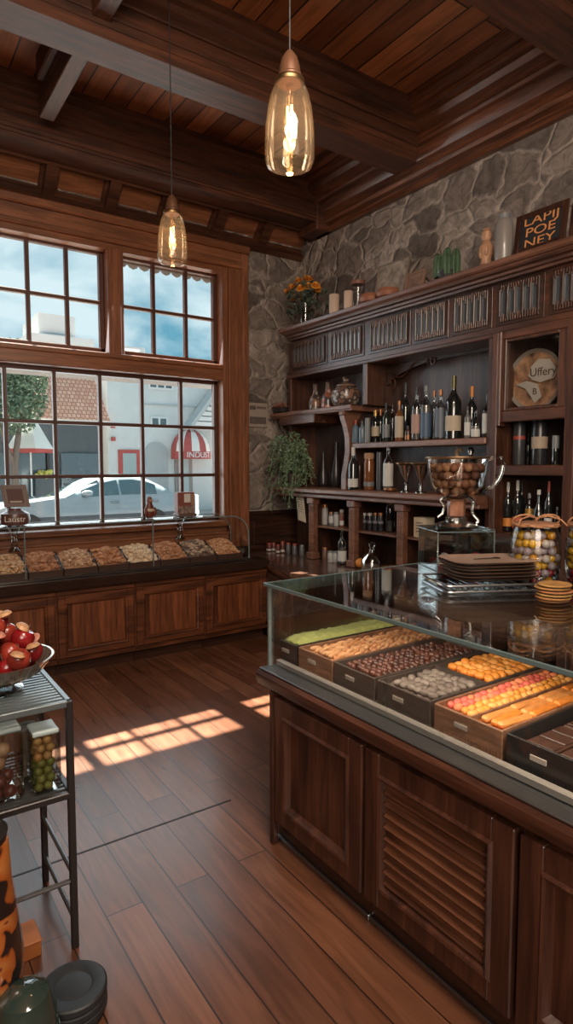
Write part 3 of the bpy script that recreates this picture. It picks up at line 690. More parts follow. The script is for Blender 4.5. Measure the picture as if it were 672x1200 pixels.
m = MB(); m.T = Tc; m.box(-.056, .056, .03, .145, .0085, .0115); part('card', m, pri('card_red_brown', (.065, .014, .008), .6), cf)
m = MB(); m.T = Tc; m.box(-.045, .04, .036, .05, .0118, .0125); part('card_line', m, pri('card_pale', (.35, .28, .22), .6), cf)
for nm, xx, lab in (('glass_stand', .955, 'clear glass pillar under the lettered jar inside the window case'), ('glass_stand', 2.33, 'clear glass pillar under the little photo box inside the window case')):
    m = MB(); m.lathe([(.05, .0), (.025, .03), (.022, .14), (.05, .185), (.05, .195)], xx, 5.03, .945, 14); single(nm, m, GLASSJ, lab, 'stand', 'glass pillars in the window case')
b = thing('photo_box', 'small box with red and white panels and a photo front, right on the glass case', 'box', (2.36, 5.0, LCZ))
m = MB(); m.box(2.285, 2.445, 4.97, 5.05, LCZ, LCZ+.215, .004); part('box_body', m, pri('box_red_brown', (.20, .06, .045), .5), b)
m = MB(); m.box(2.345, 2.405, 4.966, 4.972, LCZ+.125, LCZ+.2); part('white_panel', m, pri('panel_white', (.6, .58, .55), .6), b)
m = MB(); m.box(2.41, 2.443, 4.966, 4.972, LCZ+.1, LCZ+.2); part('tan_panel', m, pri('panel_tan', (.30, .17, .10), .6), b)
m = MB(); m.box(2.29, 2.44, 4.966, 4.972, LCZ+.03, LCZ+.095); part('photo_strip', m, pri('photo_strip', (.22, .15, .12), .6, noise=.8, nscale=45), b)
m = MB(); m.box(2.275, 2.45, 4.935, 5.06, LCZ-.0, LCZ+.028, .006); part('box_foot', m, pri('box_foot', (.12, .07, .055), .5), b)
m = MB(); m.box(2.447, 2.49, 4.975, 5.045, LCZ, LCZ+.19, .003); part('glass_side', m, GLASSJ, b)
# small brown figurine
fg = thing('bear_figurine', 'small dark red-brown figurine standing on the glass case before the window', 'figurine', (2.06, 5.06, LCZ))
m = MB(); m.lathe([(.028, 0), (.04, .02), (.045, .06), (.034, .10), (.022, .125), (.026, .15), (.018, .178), (0, .186)], 2.06, 5.06, LCZ, 14, 1, .8); m.ball((2.10, 5.04, LCZ+.05), (.016, .014, .04)); m.ball((2.02, 5.04, LCZ+.05), (.016, .014, .04)); part('body', m, pri('figurine_red', (.13, .03, .02), .45), fg)
m = MB(); m.ball((2.06, 5.028, LCZ+.148), (.015, .008, .014)); part('face', m, pri('figurine_face', (.34, .17, .10), .6), fg)
m = MB(); m.lathe([(.046, .055), (.047, .07), (.042, .078)], 2.06, 5.06, LCZ, 14, 1, .8, cap=False); part('belt', m, CREAM, fg)

# ================================================================== BACK BAR (wall shelving along the stone wall)
HB0, HB1 = 2.62, 5.02          # right and left ends
bar = thing('back_bar', 'tall carved mahogany bar shelving against the stone wall', 'shelving', (3.6, 3.9, .742))
# cornice
bar_ = bar
bar = thing('carved_cornice', 'wide carved cornice with a slotted frieze along the top of the bar shelving', 'cornice', (3.6, 3.0, 2.456))
CP = [(3.82, 2.785), (3.455, 2.785), (3.45, 2.80), (3.43, 2.805), (3.425, 2.82), (3.40, 2.828), (3.395, 2.836), (3.82, 2.836)]
m = MB(); m.prism(CP, 'y', .9, 4.95); part('cornice', m, W_Y, bar, ang=25)
m = MB(); m.prism([(3.82, 2.8365), (3.39, 2.8365), (3.382, 2.845), (3.368, 2.848), (3.355, 2.858), (3.352, 2.882), (3.36, 2.888), (3.82, 2.888)], 'y', .9, 4.97); part('cornice_board', m, wood('cornice_board_wood', (.085, .032, .017), (.21, .088, .05), 'y', rough=.4), bar, ang=25)
m = MB(); m.prism([(3.49, 2.455), (3.82, 2.455), (3.82, 2.785), (3.51, 2.785), (3.51, 2.50), (3.49, 2.495)], 'y', .9, HB1); part('frieze', m, W_Y, bar)
GREY = pri('grille_sheen_glass', (.055, .066, .078), .16, spec=.9, coat=.4)  # blue-grey window reflection put into the pane colour
FP = [(4.42, 4.97), (3.93, 4.38), (3.40, 3.87), (3.03, 3.37), (2.66, 3.0), (2.28, 2.63), (1.90, 2.25)]
fx = 3.51
for (a, b_) in FP:
    m = MB()
    m.box(fx-.008, fx, a, b_, 2.51, 2.775, .002)
    g = part('grille_panel', m, DK_Y, bar)
    m = MB(); m.box(fx-.0095, fx-.007, a+.035, b_-.035, 2.565, 2.74); part('grille_sheen_glass', m, GREY, g)
    m = MB(); n = max(4, int(round((b_-a-.07)/.052))); st_ = (b_-a-.07)/n
    for i in range(n+1):
        y = a+.035+st_*i; w_ = .009 if i % 2 == 0 else .006
        m.box(fx-.026, fx-.008, y-w_, y+w_, 2.55+.012*(i % 2), 2.75-.014*(i % 2), .003)
    part('grille_bars', m, DK_Z, g)
    nd = int((b_-a-.05)/.018)
    m = MB()
    for i in range(nd):
        y = a+.03+i*.018
        m.box(fx-.022, fx-.008, y, y+.010, 2.53, 2.563+.01*(i % 3), .002)
    part('grille_dentils', m, W_Z, g); m = MB()
    for i in range(nd):
        y = a+.03+i*.018
        m.box(fx-.022, fx-.008, y, y+.010, 2.732-.012*((i+1) % 3), 2.765, .002)
    part('grille_dentils', m, W_Z, g)
# back panels
bar = bar_
m = MB(); m.box(3.80, 3.845, HB0, HB1, .743, 2.46); part('back_panel', m, wood('bar_back', (.03, .014, .011), (.085, .045, .034), 'z', rough=.38, coat=.1), bar)
# posts
for nm, y, w_, z0, z1 in (('post', 3.90, .055, 2.10, 2.46), ('post', 4.985, .05, 1.39, 2.46), ('post', HB0+.03, .05, .745, 2.46)):
    m = MB(); m.box(3.49, 3.55, y-w_/2, y+w_/2, z0, z1, .006); m.box(3.55, 3.80, y-w_/2+.01, y+w_/2-.01, z0, z1); part(nm, m, W_Z, bar)
# arched top apron of the middle bay with scrollwork
m = MB(); pts = [(HB0+.055, 2.46), (3.875, 2.46), (3.875, 2.27)]
for i in range(13):
    t = i/12; y = 3.875-t*(3.875-HB0-.055); pts.append((y, 2.27+.145*min(1, math.sin(min(t*3.2, PI/2))**.6)))
pts.append((HB0+.055, 2.41)); m.prism(pts, 'x', 3.72, 3.735); part('arched_apron', m, DK_Y, bar)
m = MB()
def scroll(y0, z0, sgn, L_=.34):
    P_ = [(3.715, y0-sgn*0, z0)]
    P_ = [(3.715, y0-sgn*L_*t, z0-.05*math.sin(t*PI*1.6)+.02*t) for t in [i/16 for i in range(17)]]
    ey, ez = P_[-1][1], P_[-1][2]; P_ += [(3.715, ey+sgn*.03*math.sin(a)*(1-a/9), ez+.03-.03*math.cos(a)*(1-a/9)) for a in [i*.5 for i in range(1, 12)]]
    m.tube(P_, .008, 6)
scroll(3.82, 2.37, 1); scroll(3.42, 2.40, -1, .0001)
m.tube([(3.715, 3.80+.03*math.cos(a), 2.28+.045*math.sin(a)) for a in [i*PI/6 for i in range(10)]], .008, 6)
m.tube([(3.715, 3.36+.022*math.cos(a), 2.41+.03*math.sin(a)) for a in [i*PI/6 for i in range(12)]], .009, 6, True)
part('scroll_carving', m, W_Y, bar)
m = MB()
m.tube([(3.79, 4.15+.09*math.sin(i*.55), 2.34+.05*math.cos(i*.8)) for i in range(14)], .006, 6); part('scroll_carving', m, W_Y, bar)
# rails under the frieze
m = MB(); m.box(3.475, 3.82, HB0, HB1, 2.435, 2.465, .006); part('rail', m, W_Y, bar)
# shelves
m = MB(); m.box(3.40, 3.80, 3.96, 5.17, 2.055, 2.098, .006); m.box(3.385, 3.41, 3.96, 5.18, 2.07, 2.105, .005); part('shelf', m, SHELFW, bar)
m = MB(); m.box(3.49, 3.80, HB0+.05, 4.055, 1.745, 1.785, .006); m.box(3.475, 3.50, HB0+.05, 4.048, 1.74, 1.787, .006); part('shelf', m, SHELFW, bar)
m = MB(); m.box(3.38, 3.80, 4.45, 5.0, 1.98, 2.06, .006); part('shelf_apron', m, W_Y, bar)
# curved bracket under the left shelf
pts = [(3.395, 2.055), (3.40, 2.0), (3.43, 1.93), (3.455, 1.84), (3.46, 1.72), (3.44, 1.60), (3.42, 1.52), (3.42, 1.39), (3.50, 1.39), (3.51, 1.6), (3.54, 1.8), (3.53, 1.95), (3.6, 2.055)]
m = MB(); m.prism(pts, 'y', 4.05, 4.11); m.box(3.385, 3.43, 4.045, 4.115, 2.02, 2.06, .006); part('curved_bracket', m, SHELFW, bar, ang=50)
m = MB(); m.box(3.55, 3.8, 4.06, 4.10, 1.39, 2.05); part('side_panel', m, DK_Z, bar)
# serving shelf (desk)
m = MB(); m.prism([(3.345, 1.34), (3.33, 1.355), (3.33, 1.38), (3.345, 1.392), (3.80, 1.392), (3.80, 1.34)], 'y', HB0, 5.05); m.box(3.36, 3.80, HB0, 5.03, 1.305, 1.342, .008)
part('shelf', m, SHELFW, bar)
for y in (4.50, 3.935, 3.37, 2.80):
    m = MB(); m.box(3.385, 3.445, y-.035, y+.035, .742, 1.306, .005); m.box(3.37, 3.46, y-.048, y+.048, .742, .80, .006); m.box(3.37, 3.46, y-.048, y+.048, 1.245, 1.306, .008)
    for q in (-.018, 0, .018): m.box(3.38, 3.39, y+q-.006, y+q+.006, .82, 1.23, .003)
    part('column', m, SHELFW if y > 3 else W_Z, bar)
    m = MB(); m.box(3.445, 3.80, y-.012, y+.012, .742, 1.306); part('divider', m, DK_Z, bar)
m = MB(); m.box(3.43, 3.80, 2.8, 4.49, 1.032, 1.05, .004); part('shelf', m, SHELFW, bar)
m = MB(); m.box(3.70, 3.80, 4.5, 5.15, .742, 1.306); part('side_panel', m, W_Z, bar)
# corner counter under it
CPOLY = [(3.84, .9), (3.84, 5.20), (3.075, 5.20), (3.075, 4.76), (2.80, 3.98), (3.05, 3.45), (3.05, .9)]
CIN = [(3.84, .92), (3.84, 5.18), (3.09, 5.18), (3.09, 4.80), (2.845, 4.0), (3.09, 3.47), (3.09, .92)]
m = MB(); m.prism(CPOLY, 'z', .705, .74); single('corner_worktop', m, pri('counter_top_brown', (.10, .052, .036), .22, coat=.35, noise=.3, nscale=14), 'glossy brown corner worktop below the bar shelving', 'worktop')
cc = thing('corner_counter', 'dark panelled counter with a dentil edge in the corner below the bar shelving', 'counter', (3.4, 4.2, 0))
m = MB(); m.prism(CIN, 'z', .0, .704); part('carcass', m, DK_Z, cc)
def along(p, q):
    d = Vector((q[0]-p[0], q[1]-p[1], 0)); L_ = d.length; d.normalize(); nrm = Vector((d.y, -d.x, 0))
    if nrm.x > 0: nrm = -nrm
    return L_, lambda u, dd, z: (p[0]+d.x*u+nrm.x*dd, p[1]+d.y*u+nrm.y*dd, z)
L_, TT = along((3.09, 4.80), (2.845, 4.0))
m = MB(); m.T = TT; m.box(0, L_, 0, .014, .64, .70, .004)
for i in range(int(L_/.022)): m.box(i*.022+.004, i*.022+.016, .014, .024, .665, .698)
part('dentil_edge', m, RED_X, cc)
panel_door(TT, .03, L_*.52, .12, .62, cc, (W_Z, W_Z), .05); panel_door(TT, L_*.54, L_-.02, .12, .62, cc, (W_Z, W_Z), .05)
# ---------------- tall cabinet at the right
tc_ = thing('tall_cabinet', 'tall open mahogany cabinet with a glazed top door at the right edge', 'cabinet', (3.6, 2.33, .745))
T0, T1 = 2.03, 2.59
m = MB(); m.box(3.78, 3.80, T0, T1, .745, 2.45); part('back_panel', m, DK_Z, tc_)
for y0, y1 in ((T0-.02, T0+.045), (T1-.045, T1+.0)):
    m = MB(); m.box(3.42, 3.48, y0, y1, .745, 2.45, .005); m.box(3.48, 3.78, y0+.01, y1-.01, .745, 2.45); part('stile', m, W_Z, tc_)
m = MB(); m.box(3.41, 3.48, T1-.075, T1-.05, 1.85, 2.45, .005); part('beading', m, W_Z, tc_)
for z0, z1 in ((2.40, 2.455), (1.875, 1.945), (1.535, 1.60), (1.09, 1.16)):
    m = MB(); m.box(3.425, 3.48, T0+.04, T1-.04, z0, z1, .005); m.box(3.48, 3.78, T0+.04, T1-.04, z1-.03, z1-.002); part('shelf', m, W_Y, tc_)
m = MB(); m.box(3.43, 3.78, T0+.04, T1-.04, .745, 1.09, .004); part('lower_panel', m, W_Z, tc_)
m = MB(); m.box(3.43, 3.46, T0+.045, T0+.10, 1.945, 2.40, .004); m.box(3.43, 3.46, T1-.10, T1-.045, 1.945, 2.40, .004); m.box(3.43, 3.46, T0+.1, T1-.1, 1.945, 1.965, .004); m.box(3.43, 3.46, T0+.1, T1-.1, 2.38, 2.40, .004)
d = part('door', m, W_Z, tc_); m = MB(); m.box(3.452, 3.455, T0+.09, T1-.09, 1.96, 2.385); part('door_glass', m, GLASSC, d)
# next cabinet, mostly outside the picture
nc = thing('tall_cupboard', 'reddish brown cupboard stile at the right edge beyond the open cabinet', 'cupboard', (3.6, 1.45, .745))
m = MB(); m.box(3.44, 3.80, .92, 2.005, .745, 2.45, .004); part('carcass', m, W_Z, nc)
panel_door(lambda u, d_, z: (3.44-d_, u, z), 1.46, 1.985, .80, 2.40, nc, (W_Z, W_Z)); panel_door(lambda u, d_, z: (3.44-d_, u, z), .93, 1.45, .80, 2.40, nc, (W_Z, W_Z))

# ================================================================== ISLAND
IX, IE = 1.40, 2.112
TI = lambda u, d, z: (IX-d, u, z)
IB = [2.108, 1.523, .925, .327, -.27]
for i in range(4):
    y1, y0 = IB[i], IB[i+1]
    lab = ['panelled cupboard at the far left end of the island counter', 'island cupboard with a carved louvred door', 'panelled island cupboard at the bottom right corner of the photo', 'panelled island cupboard nearest the camera, beyond the right edge'][i]
    c = thing('island_cupboard', lab, 'cupboard', (2.0, (y0+y1)/2, 0), 'cupboards of the island counter')
    m = MB(); m.box(IX, 2.70, y0+.0012, y1-.0012, .105, .66); part('carcass', m, ISL_Z, c)
    m = MB(); m.box(IX+.02, 2.66, y0+.0012, y1-.0012, 0, .105); part('toe_kick', m, DK_Y, c)
    m = MB(); m.box(IX+.006, IX+.02, y0+.0012, y1-.0012, 0, .022, .003); part('floor_strip', m, STEEL, c)
    if i == 0:
        m = MB(); m.box(IX-.03, IX, y1-.03, y1-.0012, .0, .66, .004); part('corner_post', m, ISL_Z, c)
    panel_door(TI, y0+.008, y1-(.034 if i == 0 else .008), .112, .645, c, (ISL_Z, ISL_Z), .07, 9 if i == 1 else 0, .028)
m = MB(); m.prism([(1.385, .662), (1.362, .675), (1.352, .70), (1.352, .722), (1.362, .735), (2.72, .735), (2.72, .662)], 'y', -.3, 2.182)
wt = single('island_worktop', m, ISL_Y, 'thick brown wooden ledge of the island below the sweet trays', 'worktop')
m = MB(); m.box(1.366, 1.43, -.3, 2.176, .7355, .745, .003); single('steel_ledge_strip', m, STEEL, 'grey metal strip along the front of the island ledge', 'strip')
isl = thing('island_showcase', 'glass showcase on the island counter with sweets inside and urns on top', 'display case', (2.0, 1.0, .7355))
GT = 1.10
m = MB(); m.box(1.432, 2.72, -.3, 2.176, .7356, .742); part('floor_plate', m, STEEL, isl)
m = MB(); m.box(1.405, 2.74, -.3, 2.18, GT-.010, GT); part('top_glass', m, GLASST, isl)
m = MB(); m.box(1.396, 1.4049, -.3, 2.19, GT-.013, GT+.002, .002); part('top_glass_edge', m, pri('dark_glass_edge', (.10, .14, .14), .15, coat=.4), isl)
m = MB(); m.box(1.4049, 2.74, 2.1801, 2.19, GT-.013, GT+.002, .002); part('top_glass_edge', m, MATS['dark_glass_edge'], isl)
m = MB(); m.box(1.412, 1.418, -.3, 2.17, .745, GT-.011); part('front_glass', m, GLASSC, isl)
m = MB(); m.box(1.42, 2.7, 2.164, 2.17, .745, GT-.011); part('end_glass', m, GLASSC, isl)
m = MB(); m.box(1.408, 1.42, 2.163, 2.175, .745, GT-.011); part('corner_bead', m, GEDGE, isl)
m = MB(); m.box(1.44, 1.465, -.3, 2.16, .7425, .768, .004); part('price_rail', m, pri('pale_rail', (.42, .38, .34), .35, .4), isl)
m = MB(); m.box(1.84, 2.70, -.3, 1.86, GT-.085, GT-.0105, .004); part('deck', m, pri('deck_wood', (.085, .048, .034), .3, noise=.35, nscale=9), isl)
m = MB(); m.box(2.66, 2.70, -.3, 2.15, .745, GT-.09); part('back_board', m, DK_Y, isl)
for y in (1.62, 1.02, .4):
    m = MB(); m.tube([(1.95, y, GT-.085), (2.25, y-.02, .78)], .012, 8); part('strut', m, CHROME, isl)
# scroll feet under the deck edge
m = MB()
for y0 in (1.83,):
    m.tube([(1.86, y0+.02, GT-.03), (1.84, y0+.05, GT-.05), (1.82, y0+.06, GT-.10), (1.80, y0+.02, GT-.14), (1.80, y0-.05, GT-.13), (1.82, y0-.12, GT-.10)], .008, 8)
part('scroll_bracket', m, CHROME, isl)
# ================================================================== BOTTLES AND JARS ON THE SHELVES
def dep(p): return (Vector(p)-CAM).dot(FV)
GM = {}
def cmat(name, col, rough=.3, **k):
    if name not in MATS: pri(name, col, rough, **k)
    return MATS[name]
CLEARB = thin_glass('clear_bottle', (.62, .64, .64), .07, .03, .8); 
DKG = cmat('dark_bottle_glass', (.010, .012, .012), .08, spec=.8, coat=.5); DKGR = cmat('dark_green_glass', (.012, .022, .016), .08, spec=.8, coat=.5)
AMB = cmat('amber_liquor', (.16, .055, .018), .12, coat=.4); LIQ = cmat('pale_liquid', (.30, .27, .24), .15, coat=.4); BLUEL = cmat('blue_grey_label', (.09, .14, .19), .5)
CRML = cmat('cream_label', (.42, .35, .26), .6); WHL = cmat('white_label', (.50, .49, .46), .6); GOLDC = cmat('gold_cap', (.45, .27, .08), .35, metal=.6); REDC = cmat('red_cap', (.30, .05, .035), .4)
ORC = cmat('orange_cap', (.55, .20, .04), .45); COPC = cmat('copper_cap', (.30, .13, .06), .35, metal=.7); DKC = cmat('black_cap', (.02, .018, .018), .4); GREYC = cmat('grey_can', (.16, .17, .175), .4); CORK = cmat('cork', (.30, .18, .10), .8)
SHAPES = {  # (radius fraction, height fraction)
 'wine': [(.9, 0), (1, .015), (1, .56), (.93, .62), (.62, .68), (.36, .74), (.30, .80), (.30, .985)],
 'spirit': [(.9, 0), (1, .02), (1, .60), (.94, .66), (.55, .72), (.36, .76), (.33, .90), (.36, .91)],
 'round': [(.8, 0), (1, .05), (1, .40), (.9, .52), (.5, .64), (.30, .72), (.27, .9), (.33, .91)],
 'jar': [(.92, 0), (1, .03), (1, .74), (.9, .80), (.82, .83), (.82, .86)],
 'can': [(.98, 0), (1, .01), (1, .97), (.96, .99), (.9, 1.0)],
 'small': [(.92, 0), (1, .03), (1, .62), (.85, .7), (.45, .76), (.4, .86)]}
CAPR = {'wine': (.34, .80, 1.0), 'spirit': (.38, .88, 1.0), 'round': (.34, .89, 1.0), 'jar': (.9, .84, 1.0), 'can': (.97, .99, 1.01), 'small': (.46, .82, 1.0)}
def bottle(name, label, cat, X, z, px, pb, pt, wpx, shape, gm, capm=None, labm=None, ls=(.15, .45), group=None, liquid=None, seg=18, labtext=None, dx=0):
    p = onx(X, px, pb); y = p.y; d = dep((X, y, z)); h = (onx(X, px, pt).z - z); r = wpx*d/f_px/2
    return bottle_at(name, label, cat, X, y, z, h, r, shape, gm, capm, labm, ls, group, liquid, seg, labtext)
def bottle_at(name, label, cat, X, y, z, h, r, shape, gm, capm=None, labm=None, ls=(.15, .45), group=None, liquid=None, seg=18, labtext=None):
    t = thing(name, label, cat, (X, y, z+.0006), group)
    z = z+.0006
    m = MB(); m.lathe([(a*r, b*h) for a, b in SHAPES[shape]], X, y, z, seg); part('glass' if shape != 'can' else 'body', m, gm, t)
    c = CAPR[shape]
    if capm:
        m = MB(); m.lathe([(c[0]*r, c[1]*h), (c[0]*r*1.02, (c[1]*.3+c[2]*.7)*h), (c[0]*r*.92, c[2]*h), (0, c[2]*h)], X, y, z, seg); part('cap', m, capm, t)
    if labm:
        m = MB(); m.lathe([(r*1.012, ls[0]*h), (r*1.012, ls[1]*h)], X, y, z, seg, cap=False); lb = part('paper_label', m, labm, t)
    if liquid:
        m = MB(); m.lathe([(r*.88, .025*h), (r*.93, .04*h), (r*.93, liquid[1]*h), (0, liquid[1]*h)], X, y, z, seg); part('contents', m, liquid[0], t)
    return t
G1 = 'bottles on the middle bar shelf'; SZ = 1.787; SX = 3.58
B = lambda *a, **k: bottle('bottle', a[0], 'bottle', SX, SZ, *a[1:], group=G1, **k)
pb = 516
_SX = SX; SX = 3.50
B('small bottle with a blue-grey body and red cap, leftmost on the middle bar shelf', 416.7, 518, 492, 8, 'small', BLUEL, REDC)
B('small bottle with a pale blue-grey body, second from the left on the middle bar shelf', 424.7, 518, 493, 8, 'small', cmat('blue_grey_glass', (.12, .16, .19), .25), DKC)
bottle('canister', 'slim grey cylindrical canister among the small bottles at the left of the middle bar shelf', 'canister', SX, SZ, 431, 517, 490, 6.5, 'can', GREYC, GREYC, group=G1)
SX = _SX
B('dark bottle with a round gold stopper and small pale label', 440, 517, 481, 9.5, 'small', DKG, GOLDC, CRML, (.2, .5))
bottle('bottle', 'dark squat bottle with copper cap behind the gold-stoppered one', 'bottle', 3.69, SZ, 446, 516, 480, 9, 'small', DKG, COPC, group=G1)
B('dark green wine bottle with a grey label between the gold-stoppered and amber bottles', 452.5, 516, 472, 9, 'wine', DKGR, DKC, GREYC, (.12, .45))
bottle('bottle', 'slim clear bottle behind the dark green wine bottle', 'bottle', 3.70, SZ, 460, 515, 474, 7, 'spirit', CLEARB, DKC, group=G1)
B('amber bottle with a tall cream label in front of the tall dark wine bottle', 468, 515, 470, 10, 'spirit', AMB, COPC, CRML, (.1, .62))
bottle('bottle', 'tall dark wine bottle behind the amber bottle with cream label', 'bottle', 3.70, SZ, 475, 513, 449, 11, 'wine', DKG, DKC, group=G1)
B('very small dark bottle with a brown label beside the amber bottle', 478.3, 514, 499, 7, 'small', cmat('brown_bottle', (.05, .025, .018), .2), DKC, COPC, (.1, .4))
B('clear spirit bottle with dark cap and red-cream label', 488, 514, 455, 11.5, 'spirit', CLEARB, DKC, cmat('rose_label', (.36, .22, .18), .6), (.14, .5), liquid=(LIQ, .6))
B('clear spirit bottle with a broad dark blue label and grey cap', 499, 513, 452, 12.5, 'spirit', CLEARB, GREYC, cmat('navy_label', (.06, .10, .16), .5), (.06, .50), liquid=(LIQ, .64))
bottle('bottle', 'clear bottle with copper cap half hidden between two labelled spirit bottles', 'bottle', 3.71, SZ, 508.5, 511, 458, 9, 'spirit', CLEARB, COPC, group=G1)
B('slate-labelled clear bottle with a copper cap, left of the big dark wine bottle', 516, 513, 457, 12.5, 'spirit', CLEARB, COPC, cmat('slate_label', (.10, .12, .15), .5), (.05, .62), liquid=(LIQ, .64))
B('biggest dark wine bottle with a square cream label on the middle bar shelf', 531, 511, 441, 18.5, 'wine', DKG, cmat('wine_foil', (.09, .075, .03), .3, metal=.5), CRML, (.13, .37))
bottle('bottle', 'dark bottle with an orange cap at the right of the middle bar shelf', 'bottle', 3.68, SZ, 552.5, 509, 453, 12, 'wine', DKG, ORC, group=G1)
B('short grey bottle in front of the orange-capped dark bottle', 548, 510, 476, 7.5, 'spirit', cmat('grey_glass', (.13, .13, .13), .2), DKC, WHL, (.1, .5))
B('small clear flask with a white body near the right end of the middle shelf', 557.5, 510, 478, 10.5, 'round', CLEARB, None, WHL, (.05, .3), liquid=(cmat('milky', (.40, .36, .33), .3), .4))
B('clear bottle with a white patterned label, rightmost on the middle bar shelf', 571.5, 509, 462, 12.5, 'spirit', CLEARB, GREYC, WHL, (.1, .55), liquid=(LIQ, .6))
G2 = 'bottles on the serving shelf'; DZ = 1.394; DX = 3.50
B = lambda *a, **k: bottle('bottle', a[0], 'bottle', DX, DZ, *a[1:], group=G2, **k)
DX = 3.42
B('dark bottle with a white label and silver neck, leftmost on the serving shelf', 414, 566, 524, 12, 'wine', DKG, WHL, WHL, (.06, .26))
bottle('bottle', 'slim brown bottle behind the white-labelled dark one on the serving shelf', 'bottle', 3.60, DZ, 421.5, 565, 529, 8.5, 'wine', cmat('brown_bottle', (.05, .025, .018), .2), DKC, group=G2)
DX = 3.50
B('straight-sided bottle of amber liquor with a cork stopper on the serving shelf', 432.5, 567, 531, 13, 'jar', AMB, CORK, GREYC, (.1, .22))
bottle('canister', 'slim dark grey canister on the serving shelf right of the amber liquor', 'canister', DX, DZ, 444.5, 567, 530, 6.5, 'can', cmat('dark_can', (.04, .04, .045), .35), DKC, group=G2)
B('clear bottle with a long white label on the serving shelf left of the metal goblets', 455, 567, 522, 12, 'spirit', CLEARB, GREYC, WHL, (.1, .6), liquid=(LIQ, .62))
p_ = onx(DX-.09, 457.5, 569); m = MB(); m.lathe([(.035, 0), (.05, .012), (.05, .026), (.0, .028)], DX-.09, p_.y, DZ+.0006, 18); single('low_dish', m, COPC, 'low copper dish at the front of the serving shelf below the clear bottle', 'dish')
# metal goblets
for px, lab in ((476.5, 'left of two metal cone goblets on the serving shelf'), (493.5, 'right of two metal cone goblets on the serving shelf, partly behind the glass urn')):
    p = onx(3.42, px, 571); y = p.y; X = 3.42
    g = thing('goblet', lab, 'goblet', (X, y, DZ), 'metal goblets'); 
    m = MB(); m.lathe([(.045, 0), (.045, .006), (.012, .016), (.010, .05), (.018, .062), (.010, .075), (.014, .095), (.034, .13), (.058, .195), (.066, .21), (.062, .21), (.03, .135), (0, .115)], X, y, DZ+.0006, 22); part('cup', m, CHROME, g)
    m = MB(); m.lathe([(.066, .205), (.082, .216), (.084, .224), (.06, .222)], X, y, DZ, 22); part('rim', m, BRASS, g)
# brass samovar-like pot with wooden handle
p = onx(3.58, 551, 575); y = p.y; X = 3.58
s = thing('metal_pot', 'brown metal serving pot with a knobbed lid and upright wooden handle behind the glass urn', 'pot', (X, y, DZ))
K = 1.24
m = MB(); m.lathe([(.07, 0), (.085, .01*K), (.10, .07*K), (.105, .13*K), (.085, .17*K), (.075, .18*K)], X, y, DZ+.0006, 24); part('body', m, BRASS, s)
m = MB(); m.lathe([(.085, .175*K), (.088, .185*K), (.05, .20*K), (.02, .21*K), (.012, .225*K), (.026, .24*K), (.022, .255*K), (.008, .265*K), (0, .268*K)], X, y, DZ, 24); part('lid', m, CHROME, s)
m = MB(); m.tube([(X, y+.09, DZ+.16*K), (X, y+.12, DZ+.2*K), (X, y+.125, DZ+.245*K), (X, y+.105, DZ+.262*K), (X, y+.08, DZ+.25*K)], .012, 8); part('handle', m, CORK, s)
m = MB(); m.tube([(X, y-.09, DZ+.15*K), (X, y-.15, DZ+.18*K), (X, y-.165, DZ+.12*K), (X, y-.12, DZ+.04*K)], .009, 8); part('side_handle', m, CHROME, s)
# dark vases beside the fern
for px, h, r, lab in ((379, .33, .05, 'slim dark vase behind the fern, left of the two'), (394, .42, .055, 'taller dark vase between the fern and the curved bracket')):
    p = onx(3.68, px, 562); m = MB(); m.lathe([(.6*r, 0), (r, .08*h), (r, .3*h), (.55*r, .55*h), (.32*r, .75*h), (.4*r, h), (.3*r, h)], 3.68, p.y, DZ+.0006, 18)
    single('vase', m, cmat('vase_dark', (.028, .024, .024), .3), lab, 'vase', 'dark vases by the fern')
# fern in a pot on the serving shelf
y = onx(3.44, 347, 565).y; X = 3.44
fe = thing('potted_fern', 'feathery green fern spilling over the left end of the serving shelf', 'plant', (X, y, DZ))
m = MB(); m.lathe([(.06, 0), (.085, .12), (.09, .125), (.08, .125), (.0, .11)], X, y, DZ+.0006, 20); part('pot', m, cmat('fern_pot', (.07, .045, .035), .6), fe)
m = MB(); rg = random.Random(5)
def leaf(m, a, d, L_, w_):
    d = d.normalized(); s_ = d.cross(Vector((rg.uniform(-1, 1), rg.uniform(-1, 1), rg.uniform(-1, 1)))).normalized()*w_
    m.m = rg.random() < .4; m.add([a, a+d*L_*.5+s_, a+d*L_, a+d*L_*.5-s_], [(0, 1, 2, 3)])
for i in range(64):
    th = rg.uniform(0, 2*PI); out = rg.uniform(.14, .42); up = rg.uniform(.10, .46); droop = rg.uniform(.15, .62)
    dirv = Vector((math.cos(th)*(.75), math.sin(th)*1.05, 0))
    if dirv.x > 0: dirv.x *= .5
    if dirv.y < -.5: out *= .7
    pts = []
    for k_ in range(11):
        t = k_/10; pts.append(Vector((X, y, DZ+.12))+dirv*(out*t)+Vector((0, 0, up*math.sin(t*PI*.62)*1.05-droop*t*t*t*.9)))
        if pts[-1].x > 3.74: pts[-1].x = 3.74
        if pts[-1].z < DZ+.012 and pts[-1].x > 3.31: pts[-1].x = 3.30-rg.uniform(0, .05)
        if pts[-1].y > 5.19: pts[-1].y = 5.19-rg.uniform(0, .02)
    m.m = 0; m.tube(pts, .0022, 4)
    for k_ in range(2, 11):
        d = (pts[k_]-pts[k_-1]); 
        for q in range(5):
            a = pts[k_-1]+d*(q/5); side = d.cross(Vector((rg.uniform(-.3, .3), rg.uniform(-.3, .3), 1))).normalized()*(1 if q % 2 else -1)
            leaf(m, a, side+d.normalized()*.8+Vector((0, 0, rg.uniform(-.5, .3))), rg.uniform(.03, .06)*(1.15-.5*k_/10), .006)
part('fronds', m, [pri('fern_green', (.11, .17, .085), .6), pri('fern_light', (.20, .27, .15), .6)], fe)
